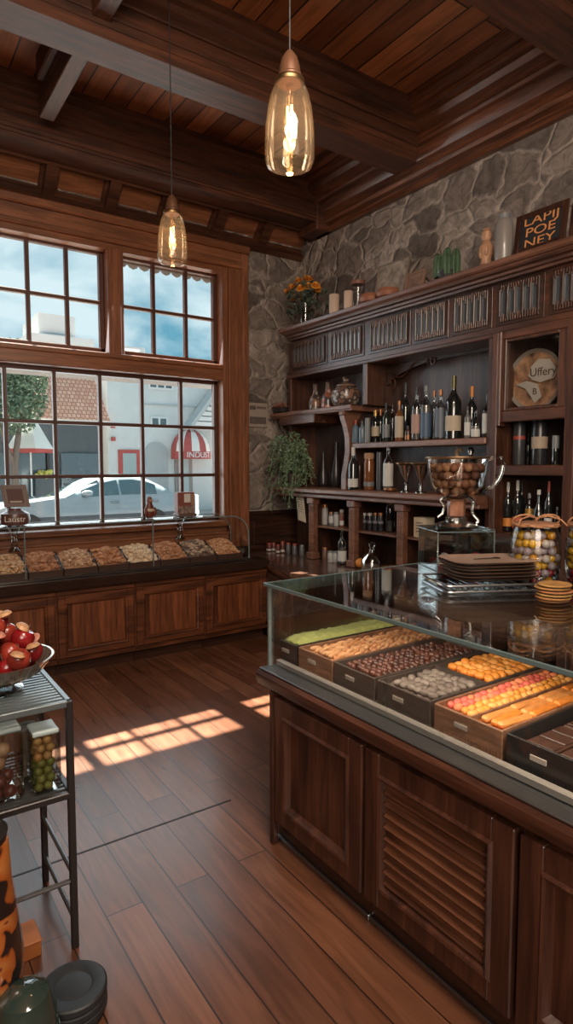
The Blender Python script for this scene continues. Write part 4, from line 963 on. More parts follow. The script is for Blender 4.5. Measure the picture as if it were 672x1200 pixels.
# ---- items on the upper left shelf (z 2.105)
LZ = 2.099; LX = 3.56
def ly(px, X=LX, py=478): return onx(X, px, py).y
y = ly(331, 3.52); bw = thing('potpourri_bowl', 'dark bowl heaped with red-brown dried petals at the left end of the upper shelf', 'bowl', (3.52, y, LZ))
m = MB(); m.lathe([(.045, .0006), (.09, .03), (.105, .075), (.098, .075), (.08, .035), (0, .02)], 3.52, y, LZ, 22); part('bowl', m, cmat('bowl_dark', (.03, .022, .02), .35), bw)
m = MB()
for i in range(90):
    a, r_ = rg.uniform(0, 6.28), .09*rg.random()**.5; m.m = i % 2; m.ball((3.52+r_*math.cos(a), y+r_*math.sin(a), LZ+.07+.05*(1-(r_/.1)**2)*rg.random()), (.017, .014, .010), 6, 4, .3, rg)
part('petals', m, [cmat('petal_red', (.17, .035, .025), .7), cmat('petal_tan', (.28, .14, .09), .7)], bw, kind='stuff')
y = ly(350, 3.66); g = thing('glass_pitcher', 'small clear glass pitcher behind the potpourri bowl', 'pitcher', (3.66, y, LZ))
m = MB(); m.lathe([(.04, .0006), (.055, .02), (.055, .08), (.035, .13), (.045, .19)], 3.66, y, LZ, 18, cap=False); part('body', m, GLASSJ, g); m = MB(); m.tube([(3.66, y-.045, LZ+.17), (3.66, y-.09, LZ+.15), (3.66, y-.09, LZ+.08), (3.66, y-.05, LZ+.04)], .007, 6); part('handle', m, GEDGE, g)
def patt(name, a, b_, c):
    m, nt, o = newmat(name); p = N(nt, 'ShaderNodeBsdfPrincipled'); p.inputs['Roughness'].default_value = .3; p.inputs['Coat Weight'].default_value = .3
    tc = N(nt, 'ShaderNodeTexCoord'); v = N(nt, 'ShaderNodeTexVoronoi'); v.inputs['Scale'].default_value = 22; L(nt, tc.outputs['Object'], v.inputs[0])
    r = N(nt, 'ShaderNodeValToRGB'); r.color_ramp.interpolation = 'CONSTANT'; e = r.color_ramp.elements; e[0].color = (*a, 1); e[1].position = .36; e[1].color = (*b_, 1); q = e.new(.62); q.color = (*c, 1)
    L(nt, v.outputs['Distance'], r.inputs[0]); L(nt, r.outputs[0], p.inputs['Base Color']); L(nt, p.outputs[0], o.inputs[0]); return m
PAT1 = patt('painted_porcelain', (.30, .24, .19), (.05, .04, .038), (.22, .11, .07)); PAT2 = patt('painted_rose', (.40, .30, .25), (.26, .08, .05), (.06, .05, .05))
for px, lab, mt in ((370, 'painted bottle with a dark neck, left of two on the upper shelf', PAT1), (384.5, 'painted bottle with a red-brown pattern, right of two on the upper shelf', PAT2)):
    y = ly(px, 3.52); t = thing('painted_bottle', lab, 'bottle', (3.52, y, LZ), 'painted bottles')
    m = MB(); m.lathe([(.045, .0006), (.062, .02), (.066, .08), (.05, .13), (.028, .155), (.022, .20)], 3.52, y, LZ, 20); part('body', m, mt, t)
    m = MB(); m.lathe([(.024, .19), (.022, .235), (.027, .245), (.0, .25)], 3.52, y, LZ, 16); part('stopper', m, cmat('stopper_brown', (.09, .05, .035), .4), t)
y = ly(405.5, 3.54); t = thing('ginger_jar', 'large round painted jar with a figure-topped lid on the upper shelf', 'jar', (3.54, y, LZ))
m = MB(); m.lathe([(.08, .0006), (.115, .03), (.135, .09), (.125, .145), (.085, .18), (.075, .185)], 3.54, y, LZ, 28); part('body', m, PAT1, t)
m = MB(); m.lathe([(.09, .183), (.085, .198), (.04, .215), (.015, .22), (0, .222)], 3.54, y, LZ, 24); m.ball((3.54, y, LZ+.238), (.018, .035, .017)); m.ball((3.54, y+.03, LZ+.26), (.012, .013, .014)); part('lid', m, cmat('lid_brown', (.17, .10, .07), .4), t)
# ---- under-shelf jars (bays)
UZ = 1.051; UX = 3.53
def J(lab, px, pbm, pt, wpx, gm, capm, labm=None, ls=(.2, .7), X=UX, z=UZ, shape='jar', group='spice jars on the inner shelf', name='spice_jar', cat='jar', **k):
    return bottle(name, lab, cat, X, z, px, pbm, pt, wpx, shape, gm, capm, labm, ls, group, **k)
J('tall white jar with a brown lid, leftmost on the inner shelf', 381, 614, 591, 7.5, cmat('jar_white', (.40, .39, .37), .4), COPC)
J('short jar with a white band right of the tall brown-lidded jar', 388.5, 614, 600, 6.5, GREYC, COPC, WHL)
J('short jar with a pale lid in the left bay of the inner shelf', 394.5, 614, 600, 6.5, cmat('jar_white', (.40, .39, .37), .4), GREYC)
J('slim reddish jar with a white lid beside the column on the inner shelf', 400.8, 615, 597, 5.5, cmat('jar_red', (.20, .07, .05), .4), WHL, WHL, (.1, .35))
for q, (px, lab) in enumerate(((420.5, 'first dark spice jar from the left in the middle bay'), (427, 'second dark spice jar from the left in the middle bay'), (433.5, 'third dark spice jar from the left in the middle bay'), (440, 'fourth dark spice jar from the left in the middle bay'), (446.5, 'fifth dark spice jar in the middle bay, next to the big glass jar'))):
    J(lab, px, 621, 601, 6.3, cmat('jar_dark', (.02, .02, .024), .2), WHL if q < 3 else COPC, cmat('band_grey', (.14, .14, .15), .5), (.42, .56), group='dark spice jars in the middle bay')
J('big clear glass jar right of the dark spice jars', 457, 622, 586, 11, CLEARB, GLASSJ, X=3.58, liquid=(cmat('jar_fill', (.12, .11, .10), .6), .35), group=None, name='glass_jar')
p = onx(3.50, 496, 628); t = thing('cream_box', 'small cream box with printed marks on the inner shelf behind the glass urn', 'box', (3.5, p.y, UZ))
m = MB(); m.box(3.46, 3.56, p.y-.062, p.y+.062, UZ+.0006, UZ+.155, .004); part('carton', m, CREAM, t)
m = MB()
for i in range(4): m.box(3.4585, 3.46, p.y-.03, p.y+.035, UZ+.045+i*.022, UZ+.053+i*.022)
part('printed_lines', m, cmat('print_brown', (.16, .11, .08), .6), t)
# counter-level jars
KZ = .7405
for q, px in enumerate((306, 311, 316, 321, 326, 331.5)):
    lab = 'tiny red-lidded jar on the corner counter, '+('first from the left', 'second from the left', 'third from the left', 'fourth from the left', 'fifth from the left', 'tallest of its cluster')[q]
    X = 3.34+.05*(q % 2); p = onx(X, px, 645)
    bottle_at('red_lid_jar', lab, 'jar', X, min(5.14, p.y), KZ, .085 if q < 5 else .115, .021, 'jar', cmat('jar_redbrown', (.13, .045, .035), .3), REDC, WHL, (.1, .3), 'tiny red-lidded jars on the corner counter')
for q, px in enumerate((338, 345.5, 354)):
    X = 3.42; p = onx(X, px, 650)
    bottle_at('spice_jar', ('small grey jar with a red-brown lid, first right of the red-lidded cluster', 'small grey jar with a red-brown lid, second right of the red-lidded cluster', 'small grey jar nearest the first column on the corner counter')[q], 'jar', X, p.y, KZ, .105, .023, 'jar', cmat('jar_grey', (.11, .11, .115), .35), REDC if q < 2 else GREYC, None, (.1, .3), 'small grey jars on the corner counter')
for q, (px, h) in enumerate(((381, .125), (387.5, .10), (393.5, .10))):
    X = 3.40+.02*q; p = onx(X, px, 658)
    bottle_at('spice_jar', ('brown-lidded jar in the left bay at counter level', 'white jar in front of the left bay at counter level', 'white jar right of it, beside the clear bottle in the left bay')[q], 'jar', X, p.y, KZ, h, .026, 'jar', cmat('jar_white', (.40, .39, .37), .4) if q else cmat('jar_brown2', (.12, .06, .045), .4), COPC if q == 0 else GREYC, None, (.1, .3), 'jars in the left bay at counter level')
bottle_at('bottle', 'tall clear bottle with a stopper at counter level beside the second column', 'bottle', 3.42, onx(3.42, 401, 660).y, KZ, .30, .04, 'spirit', CLEARB, GLASSJ, WHL, (.1, .4), None, (LIQ, .5))
# orange
p = onx(3.42, 422.5, 660); og = thing('orange_fruit', 'single orange on the counter beside the stoppered decanter', 'orange', (3.42, p.y, KZ))
m = MB(); m.ball((3.42, p.y, KZ+.042), (.042, .042, .0415), 20, 14); part('flesh', m, cmat('orange_peel', (.62, .22, .03), .45, bump=.2, bscale=140), og); m = MB(); m.lathe([(.006, 0), (.004, .006), (0, .007)], 3.42, p.y, KZ+.082, 8); part('stem', m, cmat('stem_green', (.06, .08, .03), .7), og)
# decanter
p = onx(3.30, 436, 665); X, y = 3.30, p.y; dc = thing('decanter', 'clear glass decanter with a ball stopper on the counter', 'decanter', (X, y, KZ))
m = MB(); m.lathe([(.07, .001), (.085, .02), (.085, .11), (.06, .15), (.025, .175), (.022, .195), (.032, .20)], X, y, KZ, 24, cap=False); part('body', m, thin_glass('decanter_glass', (.78, .82, .82), .12, .03, .9), dc)
m = MB(); m.lathe([(.018, .185), (.02, .203), (.012, .208), (.026, .225), (.024, .245), (0, .258)], X, y, KZ, 16); part('stopper', m, GLASSJ, dc)
m = MB(); m.lathe([(.0, .004), (.076, .004), (.078, .07), (0, .07)], X, y, KZ, 24); part('contents', m, cmat('decanter_fill', (.20, .13, .10), .4, noise=.6, nscale=40), dc)
for q, (px, h) in enumerate(((452, .06), (460, .075))):
    p = onx(3.42, px, 664); bottle_at('spice_jar', ('short dark pot right of the decanter', 'second short dark pot right of the decanter, next to the column')[q], 'pot', 3.42, p.y, KZ, h, .03, 'jar', cmat('jar_dark', (.02, .02, .024), .2), COPC, None, (.1, .3), 'short dark pots by the decanter')
# paper hanging by the first column
p = onx(3.40, 351, 600); y = p.y; pp_ = thing('hanging_notice', 'cream paper notice hanging askew beside the first column', 'notice', (3.40, y, 1.03))
def Tn(u, d, v):
    a = .16; return (3.42-d, y+u*math.cos(a)-v*math.sin(a)*-1, 1.20+v*math.cos(a)-u*math.sin(a)*-1)
m = MB(); m.T = Tn; m.box(-.062, .062, 0, .003, -.13, .12); part('sheet', m, CREAM, pp_)
m = MB(); m.T = Tn
for i in range(6): m.box(-.04, .03+.01*(i % 2), .003, .0036, .07-i*.022, .076-i*.022)
part('printed_lines', m, cmat('print_brown', (.16, .11, .08), .6), pp_)
# notice on the stone beside the window
pn = thing('wall_notice', 'square pale printed notice fixed to the stone beside the window', 'notice', (3.33, 5.27, 1.92))
a_, b_ = ony(5.27, 290, 500), ony(5.27, 313, 473); x0, x1, z0, z1 = a_.x, b_.x, a_.z, b_.z
m = MB(); m.box(x0, x1, 5.255, 5.279, z0, z1, .003); part('board', m, cmat('notice_board', (.33, .26, .21), .7), pn)
m = MB(); m.box(x0+.02, x1-.02, 5.253, 5.2552, z0+.03, z0+.10); m.box(x0+.02, x0+.09, 5.253, 5.2552, z1-.07, z1-.03); part('printed_pictures', m, cmat('notice_print', (.11, .085, .07), .7, noise=.7, nscale=60), pn)
m = MB(); m.box(x0+.10, x1-.02, 5.253, 5.2552, z1-.06, z1-.035); part('heading', m, cmat('notice_head', (.14, .10, .08), .7), pn)
# ---- tall cabinet contents
CX_ = 3.56; CZ2 = 1.601; CZ3 = 1.161; CZ1 = 1.946
yc = onx(3.60, 627, 440).y; t = thing('round_plate', 'large round decorated plate with lettering behind the glazed cabinet door', 'plate', (3.6, yc, CZ1))
R_ = .197; zc = CZ1+R_+.004
TP = lambda x, y, z: (3.62-z-(y)*.0, yc-x, zc+y)
m = MB(); m.T = TP; m.lathe([(0, .0), (R_*.6, .0), (R_*.72, .006), (R_*.95, .014), (R_, .022), (R_, .018), (R_*.7, -.002)], seg=48); part('dish', m, cmat('plate_grey', (.30, .24, .20), .3), t)
m = MB(); m.T = TP; m.lathe([(R_*.93, .016), (R_*.985, .024), (R_*1.0, .0255)], seg=48, cap=False); part('rim', m, cmat('plate_rim', (.34, .29, .25), .3, metal=.3), t)
PPAT = pri('plate_picture', (.30, .16, .09), .5, noise=.9, nscale=14)
m = MB(); m.T = TP; m.lathe([(0, .0012), (R_*.62, .0012), (R_*.72, .008), (R_*.88, .0135)], seg=48, cap=False); part('picture', m, PPAT, t)
WP = cmat('plate_white', (.42, .37, .33), .6)
m = MB(); m.T = lambda x, y, z: TP(x, y, z+.012)
m.prism([(-.02, .0), (-.05, .03), (-.03, .09), (.02, .13), (.10, .12), (.15, .05), (.13, -.0), (.04, -.02)], 'z', 0, .002); m.prism([(-.14, -.02), (-.06, .0), (.02, -.03), (.05, -.11), (.0, -.15), (-.03, -.10), (-.07, -.05)], 'z', 0, .002)
part('white_shapes', m, WP, t)
LT = cmat('plate_ink', (.07, .045, .035), .6)
part('lettering', text_mb('Uffery', .075, lambda x, y, z: TP(x+.055, y+.045, z+.0155), .0008), LT, t, 'dark lettering')
part('lettering', text_mb('B', .06, lambda x, y, z: TP(x+.0, y-.075, z+.0155), .0008), LT, t, 'dark letter'); part('lettering', text_mb('HJ', .045, lambda x, y, z: TP(x-.13, y+.02, z+.017), .0008), cmat('plate_orange', (.45, .16, .06), .6), t, 'orange letters')
def CB(lab, px, pbm, pt, wpx, shape, gm, cap, lm=None, ls=(.2, .5), z=CZ2, X=3.55, **k):
    return bottle('bottle', lab, 'bottle', X, z, px, pbm, pt, wpx, shape, gm, cap, lm, ls, 'bottles in the tall cabinet', **k)
t = bottle('canister', 'big dark canister with a red arched label, left on the middle cabinet shelf', 'canister', 3.55, CZ2, 608, 543, 494, 14, 'can', cmat('can_grey_dark', (.035, .036, .04), .3), DKC, REDC, (.58, .66), 'canisters in the tall cabinet')
t = bottle('canister', 'big dark canister with a wide cream label, on the middle cabinet shelf', 'canister', 3.55, CZ2, 632, 542, 492, 18, 'can', cmat('can_black', (.018, .018, .02), .25), GREYC, cmat('tan_label', (.30, .23, .17), .6), (.36, .62), 'canisters in the tall cabinet')
CB('small dark bottle with a grey cap at the right of the middle cabinet shelf', 651, 543, 510, 8, 'can', DKG, None, GREYC, (.55, .98))
CB('slim dark bottle between the two big canisters', 619, 540, 508, 6, 'wine', DKG, DKC, X=3.70)
z = CZ3
CB('dark bottle with an orange square label and pale cap, leftmost on the lower cabinet shelf', 595, 613, 565, 10.5, 'wine', DKG, WHL, ORC, (.1, .27), z=z)
CB('dark bottle with a red-orange label on the lower cabinet shelf', 606, 614, 563, 11, 'wine', DKG, WHL, cmat('label_red_orange', (.40, .10, .05), .6), (.08, .3), z=z)
CB('plain dark bottle behind the red-orange-labelled one', 611, 610, 566, 9, 'wine', DKG, DKC, z=z, X=3.70)
CB('short dark bottle with a silver neck and gold figure on the lower cabinet shelf', 620, 616, 578, 9, 'spirit', DKG, GREYC, GOLDC, (.45, .62), z=z)
CB('squat dark bottle with a tall white cap on the lower cabinet shelf', 631, 616, 574, 13, 'round', DKG, WHL, z=z)
CB('slim dark wine bottle with a red top and white label on the lower cabinet shelf', 642.5, 616, 564, 9, 'wine', DKG, REDC, WHL, (.12, .32), z=z)
CB('very small dark bottle at the right end of the lower cabinet shelf', 653, 616, 594, 6, 'spirit', DKG, GREYC, z=z)
# ---- things on top of the cornice
CZ = 2.889; CXX = 3.44
def cyy(px, py, X=CXX): return onx(X, px, py).y
CANDLE = pri('candle_wax', (.50, .36, .27), .55)
for px, py, wpx, top, lab in ((392, 361, 12, 344, 'thicker cream pillar candle on the cornice'), (408.5, 357, 10.5, 340, 'slimmer cream pillar candle on the cornice, right of the thicker one')):
    X = 3.44; y = cyy(px, py, X); d = dep((X, y, CZ)); r_ = wpx*d/f_px/2; h = onx(X, px, top).z-CZ-.01
    t = thing('pillar_candle', lab, 'candle', (X, y, CZ), 'pillar candles'); m = MB(); m.lathe([(r_*.97, .0006), (r_, .006), (r_, h-.005), (r_*.93, h), (r_*.5, h-.006), (0, h-.008)], X, y, CZ, 22); part('wax', m, CANDLE, t)
    m = MB(); m.tube([(X, y, CZ+h-.01), (X+.002, y, CZ+h+.012)], .0018, 5); part('wick', m, BLACKM, t)
# flower vase
X = 3.46; y = min(4.84, cyy(358, 372, X)); fv = thing('flower_vase', 'clear vase of orange flowers at the left end of the cornice', 'flowers', (X, y, CZ))
m = MB(); m.lathe([(.05, .001), (.055, .02), (.05, .10), (.062, .19)], X, y, CZ, 20, cap=False); part('vase', m, GLASSJ, fv)
rg = random.Random(11); OF = [pri('orange_petal', (.72, .30, .035), .6), pri('orange_petal_deep', (.62, .21, .02), .6)]
LF = pri('flower_leaf', (.035, .05, .028), .7); m2 = MB()
C0 = Vector((X, y, CZ+.18))
for i in range(17):
    a = i*2.4; rr_ = .17*math.sqrt((i+.5)/17)
    ctr = C0+Vector((math.cos(a)*rr_*.75-.02, math.sin(a)*rr_*1.25, .26-.9*rr_+.0*rg.random()+rg.uniform(-.03, .03)))
    ctr.y = min(ctr.y, 5.15); m2.m = 0; m2.tube([(X, y, CZ+.02), C0*.5+Vector((X, y, CZ+.1))*.5, C0*.4+ctr*.6, ctr], .0028, 5)
    m = MB(); nrm = (ctr-C0+Vector((-.1, -.05, .1))).normalized(); s1 = nrm.cross(Vector((0, 0, 1))).normalized(); s2 = nrm.cross(s1)
    for ringi, (rad, nn, lift) in enumerate(((.05, 9, .0), (.037, 8, .012), (.02, 6, .022))):
        for q in range(nn):
            an = 2*PI*(q+.5*ringi)/nn; d_ = s1*math.cos(an)+s2*math.sin(an); t_ = (s1*-math.sin(an)+s2*math.cos(an))*(rad*.42)
            b0 = ctr+nrm*lift*.5; m.m = ringi % 2
            m.add([b0, b0+d_*rad*.6+t_+nrm*lift, b0+d_*rad+nrm*(lift+.006), b0+d_*rad*.6-t_+nrm*lift], [(0, 1, 2, 3)])
    m.m = 1; m.ball(ctr+nrm*.012, .011, 8, 5); part('bloom', m, OF, fv)
for i in range(130):
    a = C0+Vector((rg.uniform(-.13, .12), rg.uniform(-.2, .2), rg.uniform(-.08, .17))); d_ = Vector((rg.uniform(-1, 1), rg.uniform(-1, 1), rg.uniform(-.6, 1))).normalized()
    s_ = d_.cross(Vector((rg.random(), rg.random(), .4))).normalized()*.012
    if a.y > 5.14: a.y = 5.14
    m2.m = 0; m2.add([a, a+d_*.035+s_, a+d_*.075, a+d_*.035-s_], [(0, 1, 2, 3)])
part('stems_and_leaves', m2, LF, fv)
# tall glass vase, terracotta bowls, frames, cactus...
y = cyy(419.5, 352, 3.60); t = thing('tall_glass', 'tall clear glass with a reddish top edge on the cornice', 'glass', (3.6, y, CZ)); m = MB(); m.lathe([(.05, .001), (.055, .01), (.06, .27)], 3.6, y, CZ, 20, cap=False); part('glass', m, GLASSJ, t); m = MB(); m.lathe([(.061, .255), (.062, .285), (.05, .29), (0, .288)], 3.6, y, CZ, 20); part('lid', m, cmat('rust', (.20, .08, .05), .5), t)
TERR = pri('terracotta', (.26, .095, .05), .6, noise=.2)
for px, py, lab in ((434.5, 353, 'rounded terracotta bowl on the cornice, left of two'), (455, 347, 'rounded terracotta bowl on the cornice, right of two before the framed picture')):
    y = cyy(px, py, 3.46); m = MB(); m.lathe([(.05, .0006), (.085, .02), (.092, .05), (.08, .078), (.07, .08), (.068, .07), (0, .06)], 3.46, y, CZ, 22); single('terracotta_bowl', m, TERR, lab, 'bowl', 'terracotta bowls')
def frame(lab, pxa, pxb, pyb, top, X, lean, fm, im, name='picture_frame', fr=.022, cat='picture'):
    ya, yb = cyy(pxa, pyb, X), cyy(pxb, pyb, X); h = onx(X, (pxa+pxb)/2, top).z-CZ; t = thing(name, lab, cat, (X, (ya+yb)/2, CZ))
    T = lambda d, y, v: (X-d+lean*v, y, CZ+.001+v)
    m = MB(); m.T = T; m.box(0, .018, yb, yb+fr, 0, h, .003); m.box(0, .018, ya-fr, ya, 0, h, .003); m.box(0, .018, yb+fr, ya-fr, 0, fr, .003); m.box(0, .018, yb+fr, ya-fr, h-fr, h, .003)
    part('frame', m, fm, t); m = MB(); m.T = T; m.box(.002, .008, yb+fr*.8, ya-fr*.8, fr*.8, h-fr*.8); part('picture', m, im, t); return t, T, ya, yb, h
frame('framed faded grey drawing leaning on the stone wall above the cornice', 437, 473, 340, 304, 3.62, .22, cmat('frame_grey_wood', (.20, .15, .12), .6), pri('drawing', (.27, .22, .18), .7, noise=.5, nscale=16), fr=.012)
frame('small brown framed card right of the faded drawing on the cornice', 475, 497, 336, 318, 3.45, .2, cmat('frame_brown2', (.20, .11, .07), .6), pri('card_brown', (.17, .10, .07), .7, noise=.4, nscale=30), fr=.018)
# cactus
X = 3.45; y = cyy(524, 322, X); ct = thing('potted_cactus', 'dark green clumped cactus in a dark pot on the cornice', 'plant', (X, y, CZ)); m = MB(); m.lathe([(.05, .0006), (.07, .06), (.065, .06), (0, .05)], X, y, CZ, 18); part('pot', m, BLACKM, ct)
CG = pri('cactus_green', (.035, .075, .035), .6, noise=.3, nscale=30)
for i, (dx, dy, h) in enumerate(((0, .0, .225), (-.02, .062, .195), (.02, -.062, .205), (-.03, -.03, .17), (.03, .035, .20), (-.03, .03, .16))):
    m = MB(); seg = 20; prof = [(.030, .03), (.034, .06), (.034, h*.75), (.025, h*.93), (.010, h), (0, h)]
    m.lathe(prof, X+dx, y+dy, CZ, seg)
    for q, v in enumerate(m.v):
        if q % 2 and q < seg*5: m.v[q] = ((v[0]-X-dx)*.82+X+dx, (v[1]-y-dy)*.82+y+dy, v[2])
    part('stem', m, CG, ct, ang=20)
# wooden figurine
X = 3.45; y = cyy(570, 307, X); wf = thing('wooden_figurine', 'carved tan wooden figure standing on the cornice', 'figurine', (X, y, CZ)); m = MB(); m.lathe([(.036, .0006), (.04, .02), (.032, .06), (.044, .10), (.046, .13), (.03, .165), (.022, .175), (.034, .20), (.03, .23), (.018, .24), (.026, .25), (0, .255)], X, y, CZ, 14, 1, 1.0); m.ball((X-.03, y+.02, CZ+.10), (.016, .014, .04)); m.ball((X-.03, y-.025, CZ+.11), (.016, .014, .04)); part('body', m, pri('figure_wood', (.34, .18, .10), .5, noise=.3, nscale=25), wf)
# tall frosted glass
X = 3.45; y = cyy(590.5, 302, X); t = thing('frosted_bottle', 'tall frosted pale glass cylinder between the wooden figure and chalkboard', 'glass', (X, y, CZ)); m = MB(); m.lathe([(.052, .001), (.056, .01), (.056, .235), (.045, .26), (.035, .275)], X, y, CZ, 22); part('glass', m, pri('frosted', (.20, .18, .165), .35, coat=.3), t)
m = MB(); m.lathe([(.037, .27), (.037, .30), (0, .302)], X, y, CZ, 18); part('stopper', m, GREYC, t)
t, T, ya, yb, h = frame('black chalkboard sign with orange hand lettering on the cornice', 603, 663, 293, 243, 3.42, .14, DK_Z, pri('chalkboard', (.012, .012, .014), .6), 'chalkboard_sign', .035, 'sign')
CH = pri('orange_chalk', (.50, .20, .06), .8)
for i, (s_, sz) in enumerate((('LAPIJ', .088), ('POE', .085), ('NEY', .085))):
    part('lettering', text_mb(s_, h*.30, lambda x, y_, z_, i=i: T(.0095+z_, (ya+yb)/2-x*1.5, h*.77-i*h*.275+y_), .0008), CH, t, 'orange hand lettering')
frame('dark framed board at the right edge of the cornice, cut by the photo', 668, 705, 275, 232, 3.42, .14, DK_Z, cmat('board_dark', (.02, .018, .018), .6), 'framed_board', .02, 'sign')
# ================================================================== PENDANT LAMPS
for (x, y, zb, lab) in ((1.235, 1.765, 2.60, 'nearer pendant lamp with an amber glass shade and glowing filament, higher in the photo'), (1.505, 3.30, 2.735, 'farther pendant lamp hanging in front of the window, with an amber glass shade')):
    t = thing('pendant_lamp', lab, 'lamp', (x, y, zb), 'pendant lamps')
    S = .084
    m = MB(); m.lathe([(.066, 0), (.076, .003), (.083, .02), (.084, .06), (.082, .12), (.075, .18), (.066, .222), (.055, .25), (.042, .267)], x, y, zb, 32, cap=False); part('glass_shade', m, AMBER, t)
    m = MB(); m.lathe([(.038, .262), (.044, .268), (.044, .284), (.037, .292), (.035, .315), (.026, .345), (.012, .365), (.006, .37), (0, .371)], x, y, zb, 22); part('socket', m, cmat('lamp_cap', (.14, .065, .035), .4, metal=.4), t)
    m = MB(); m.lathe([(.047, .262), (.050, .270), (.047, .278)], x, y, zb, 22, cap=False); part('collar', m, BRASS, t)
    m = MB(); m.tube([(x, y, zb+.36), (x, y, ZC)], .003, 6); part('cord', m, BLACKM, t)
    m = MB(); m.lathe([(0, .075), (.014, .085), (.024, .12), (.022, .15), (.013, .19), (.013, .262)], x, y, zb, 18); bu = part('bulb', m, thin_glass('bulb_glass', (1, .9, .75), .04, 0, .4), t)
    m = MB()
    m.tube([(x-.008, y, zb+.19), (x-.010, y, zb+.11), (x-.003, y, zb+.17), (x+.003, y, zb+.11), (x+.010, y, zb+.17), (x+.008, y, zb+.20)], .0032, 6); part('filament', m, pri('filament_glow', (1, .5, .2), .5, emit=(1, .50, .17), es=22), bu)
# ================================================================== SWEETS ON THE ISLAND
TB = .7425
TRAYS = [(2.195, 2.072), (2.058, 1.832), (1.822, 1.592), (1.578, 1.330), (1.314, 1.058), (1.045, .80), (.785, .54), (.525, .28)]
TLAB = ['black tray with a green slab at the far left of the island', 'brown tray of tan finger biscuits on the island', 'black tray of round dark chocolates on the island', 'dark tray shared by grey almonds and orange sweets', 'wooden-toned tray of pink and orange pieces and orange strips', 'black tray of dark chocolate slabs at the right edge of the island', 'black tray beyond the right edge of the photo, next to the chocolate slabs', 'black tray nearest the camera, beyond the right edge']
BLT = pri('tray_black', (.022, .019, .019), .3, coat=.2); BRT = wood('tray_wood', (.15, .07, .04), (.34, .17, .10), 'y', rough=.4); SMK = pri('tray_grey', (.07, .055, .048), .3)
TRM = [BLT, BRT, SMK, SMK, BRT, BLT, BLT, BLT]
TXA, TXB = 1.49, 2.13
TAGM = pri('tag_pale', (.42, .36, .31), .5)
for i, (y1, y0) in enumerate(TRAYS):
    if i > 5: continue
    t = thing('sweet_tray', TLAB[i], 'tray', ((TXA+TXB)/2, (y0+y1)/2, TB), 'trays of sweets on the island')
    m = MB(); h = .098
    m.box(TXA, TXB, y0, y1, TB+.0005, TB+.01, .002); m.box(TXA, TXB, y0, y0+.007, TB, TB+h, .002); m.box(TXA, TXB, y1-.007, y1, TB, TB+h, .002); m.box(TXB-.008, TXB, y0, y1, TB, TB+h+.004, .002)
    m.box(TXA+.01, TXB-.01, y0+.006, y1-.006, TB+.01, TB+.052)
    if i == 3: m.box(1.775, 1.785, y0+.006, y1-.006, TB+.05, TB+.097)
    if i == 4: m.box(TXA+.01, TXB-.01, 1.184, 1.190, TB+.05, TB+.090)
    part('tray_body', m, TRM[i], t)
    m = MB(); m.box(TXA-.004, TXA+.006, y0, y1, TB+.0005, TB+h-.002, .002); fr = part('tray_front', m, TRM[i], t)
    m = MB(); w_ = .05; m.box(TXA-.007, TXA-.004, (y0+y1)/2-w_/2+.02, (y0+y1)/2+w_/2+.02, TB+.05, TB+.066, .001); part('name_tag', m, TAGM, fr)
    m = MB()
    for q in range(int((y1-y0-.02)/.011)): m.box(TXA-.0055, TXA-.004, y0+.012+q*.011, y0+.018+q*.011, TB+.008, TB+.03)
    part('ribbing', m, TRM[i], fr)
def proto(name, mb, mat, label, cat, group):
    o = bpy.data.objects.new(name, mb.build(name, mat, (0, 0, 0))); COL.objects.link(o); tag(o, label, cat, group); return o
def strew(name, mb, mats, label, cat, group, places, seed=1):
    """places: (x, y, z, rot_z, tilt, scale); first one is the object itself, others copies"""
    rg = random.Random(seed); o = None; res = []
    mats = mats if isinstance(mats, list) else [mats]
    protos = []
    for mt in mats: protos.append(mb.build(name, mt, (0, 0, 0)))
    for j, (x, y, z, rz, tl, sc) in enumerate(places):
        if o is None:
            o = bpy.data.objects.new(name, protos[0]); tag(o, label, cat, group); c = o
        else: c = o.copy()
        c.data = protos[rg.randrange(len(protos))]
        COL.objects.link(c); c.location = (x, y, z); c.rotation_euler = (tl*rg.uniform(-1, 1), tl*rg.uniform(-1, 1), rz); c.scale = (sc, sc, sc); res.append(c)
    return res
SB = TB+.052   # surface the sweets rest on
rg = random.Random(2)
# 0 green slab
y1, y0 = TRAYS[0]; m = MB(); gx, gy = 40, 10; vs = []
for a in range(gx):
    for b in range(gy):
        u, v = a/(gx-1), b/(gy-1); edge = min(u, 1-u, v*.4, (1-v)*.4)
        vs.append((TXA+.012+(TXB-TXA-.024)*u, y0+.01+(y1-y0-.02)*v, TB+.098+.016*min(1, edge*30)+rg.uniform(-.004, .004)))
F = [(a*gy+b, (a+1)*gy+b, (a+1)*gy+b+1, a*gy+b+1) for a in range(gx-1) for b in range(gy-1)]; n0 = len(vs)
m.add(vs, F)
per = [a*gy for a in range(gx)]+[(gx-1)*gy+b for b in range(1, gy)]+[a*gy+gy-1 for a in range(gx-2, -1, -1)]+[b for b in range(gy-2, 0, -1)]
vs2 = [(vs[p][0], vs[p][1], SB+.001) for p in per]; m.v += vs2; k_ = len(per)
m.f += [(per[i], per[(i+1) % k_], n0+(i+1) % k_, n0+i) for i in range(k_)]; m.mi += [0]*k_
single('green_slab', m, pri('pistachio_green', (.33, .36, .11), .75, noise=.25, nscale=28, bump=.6, bscale=90), 'long lime green powdery slab in the far left tray', 'sweet')
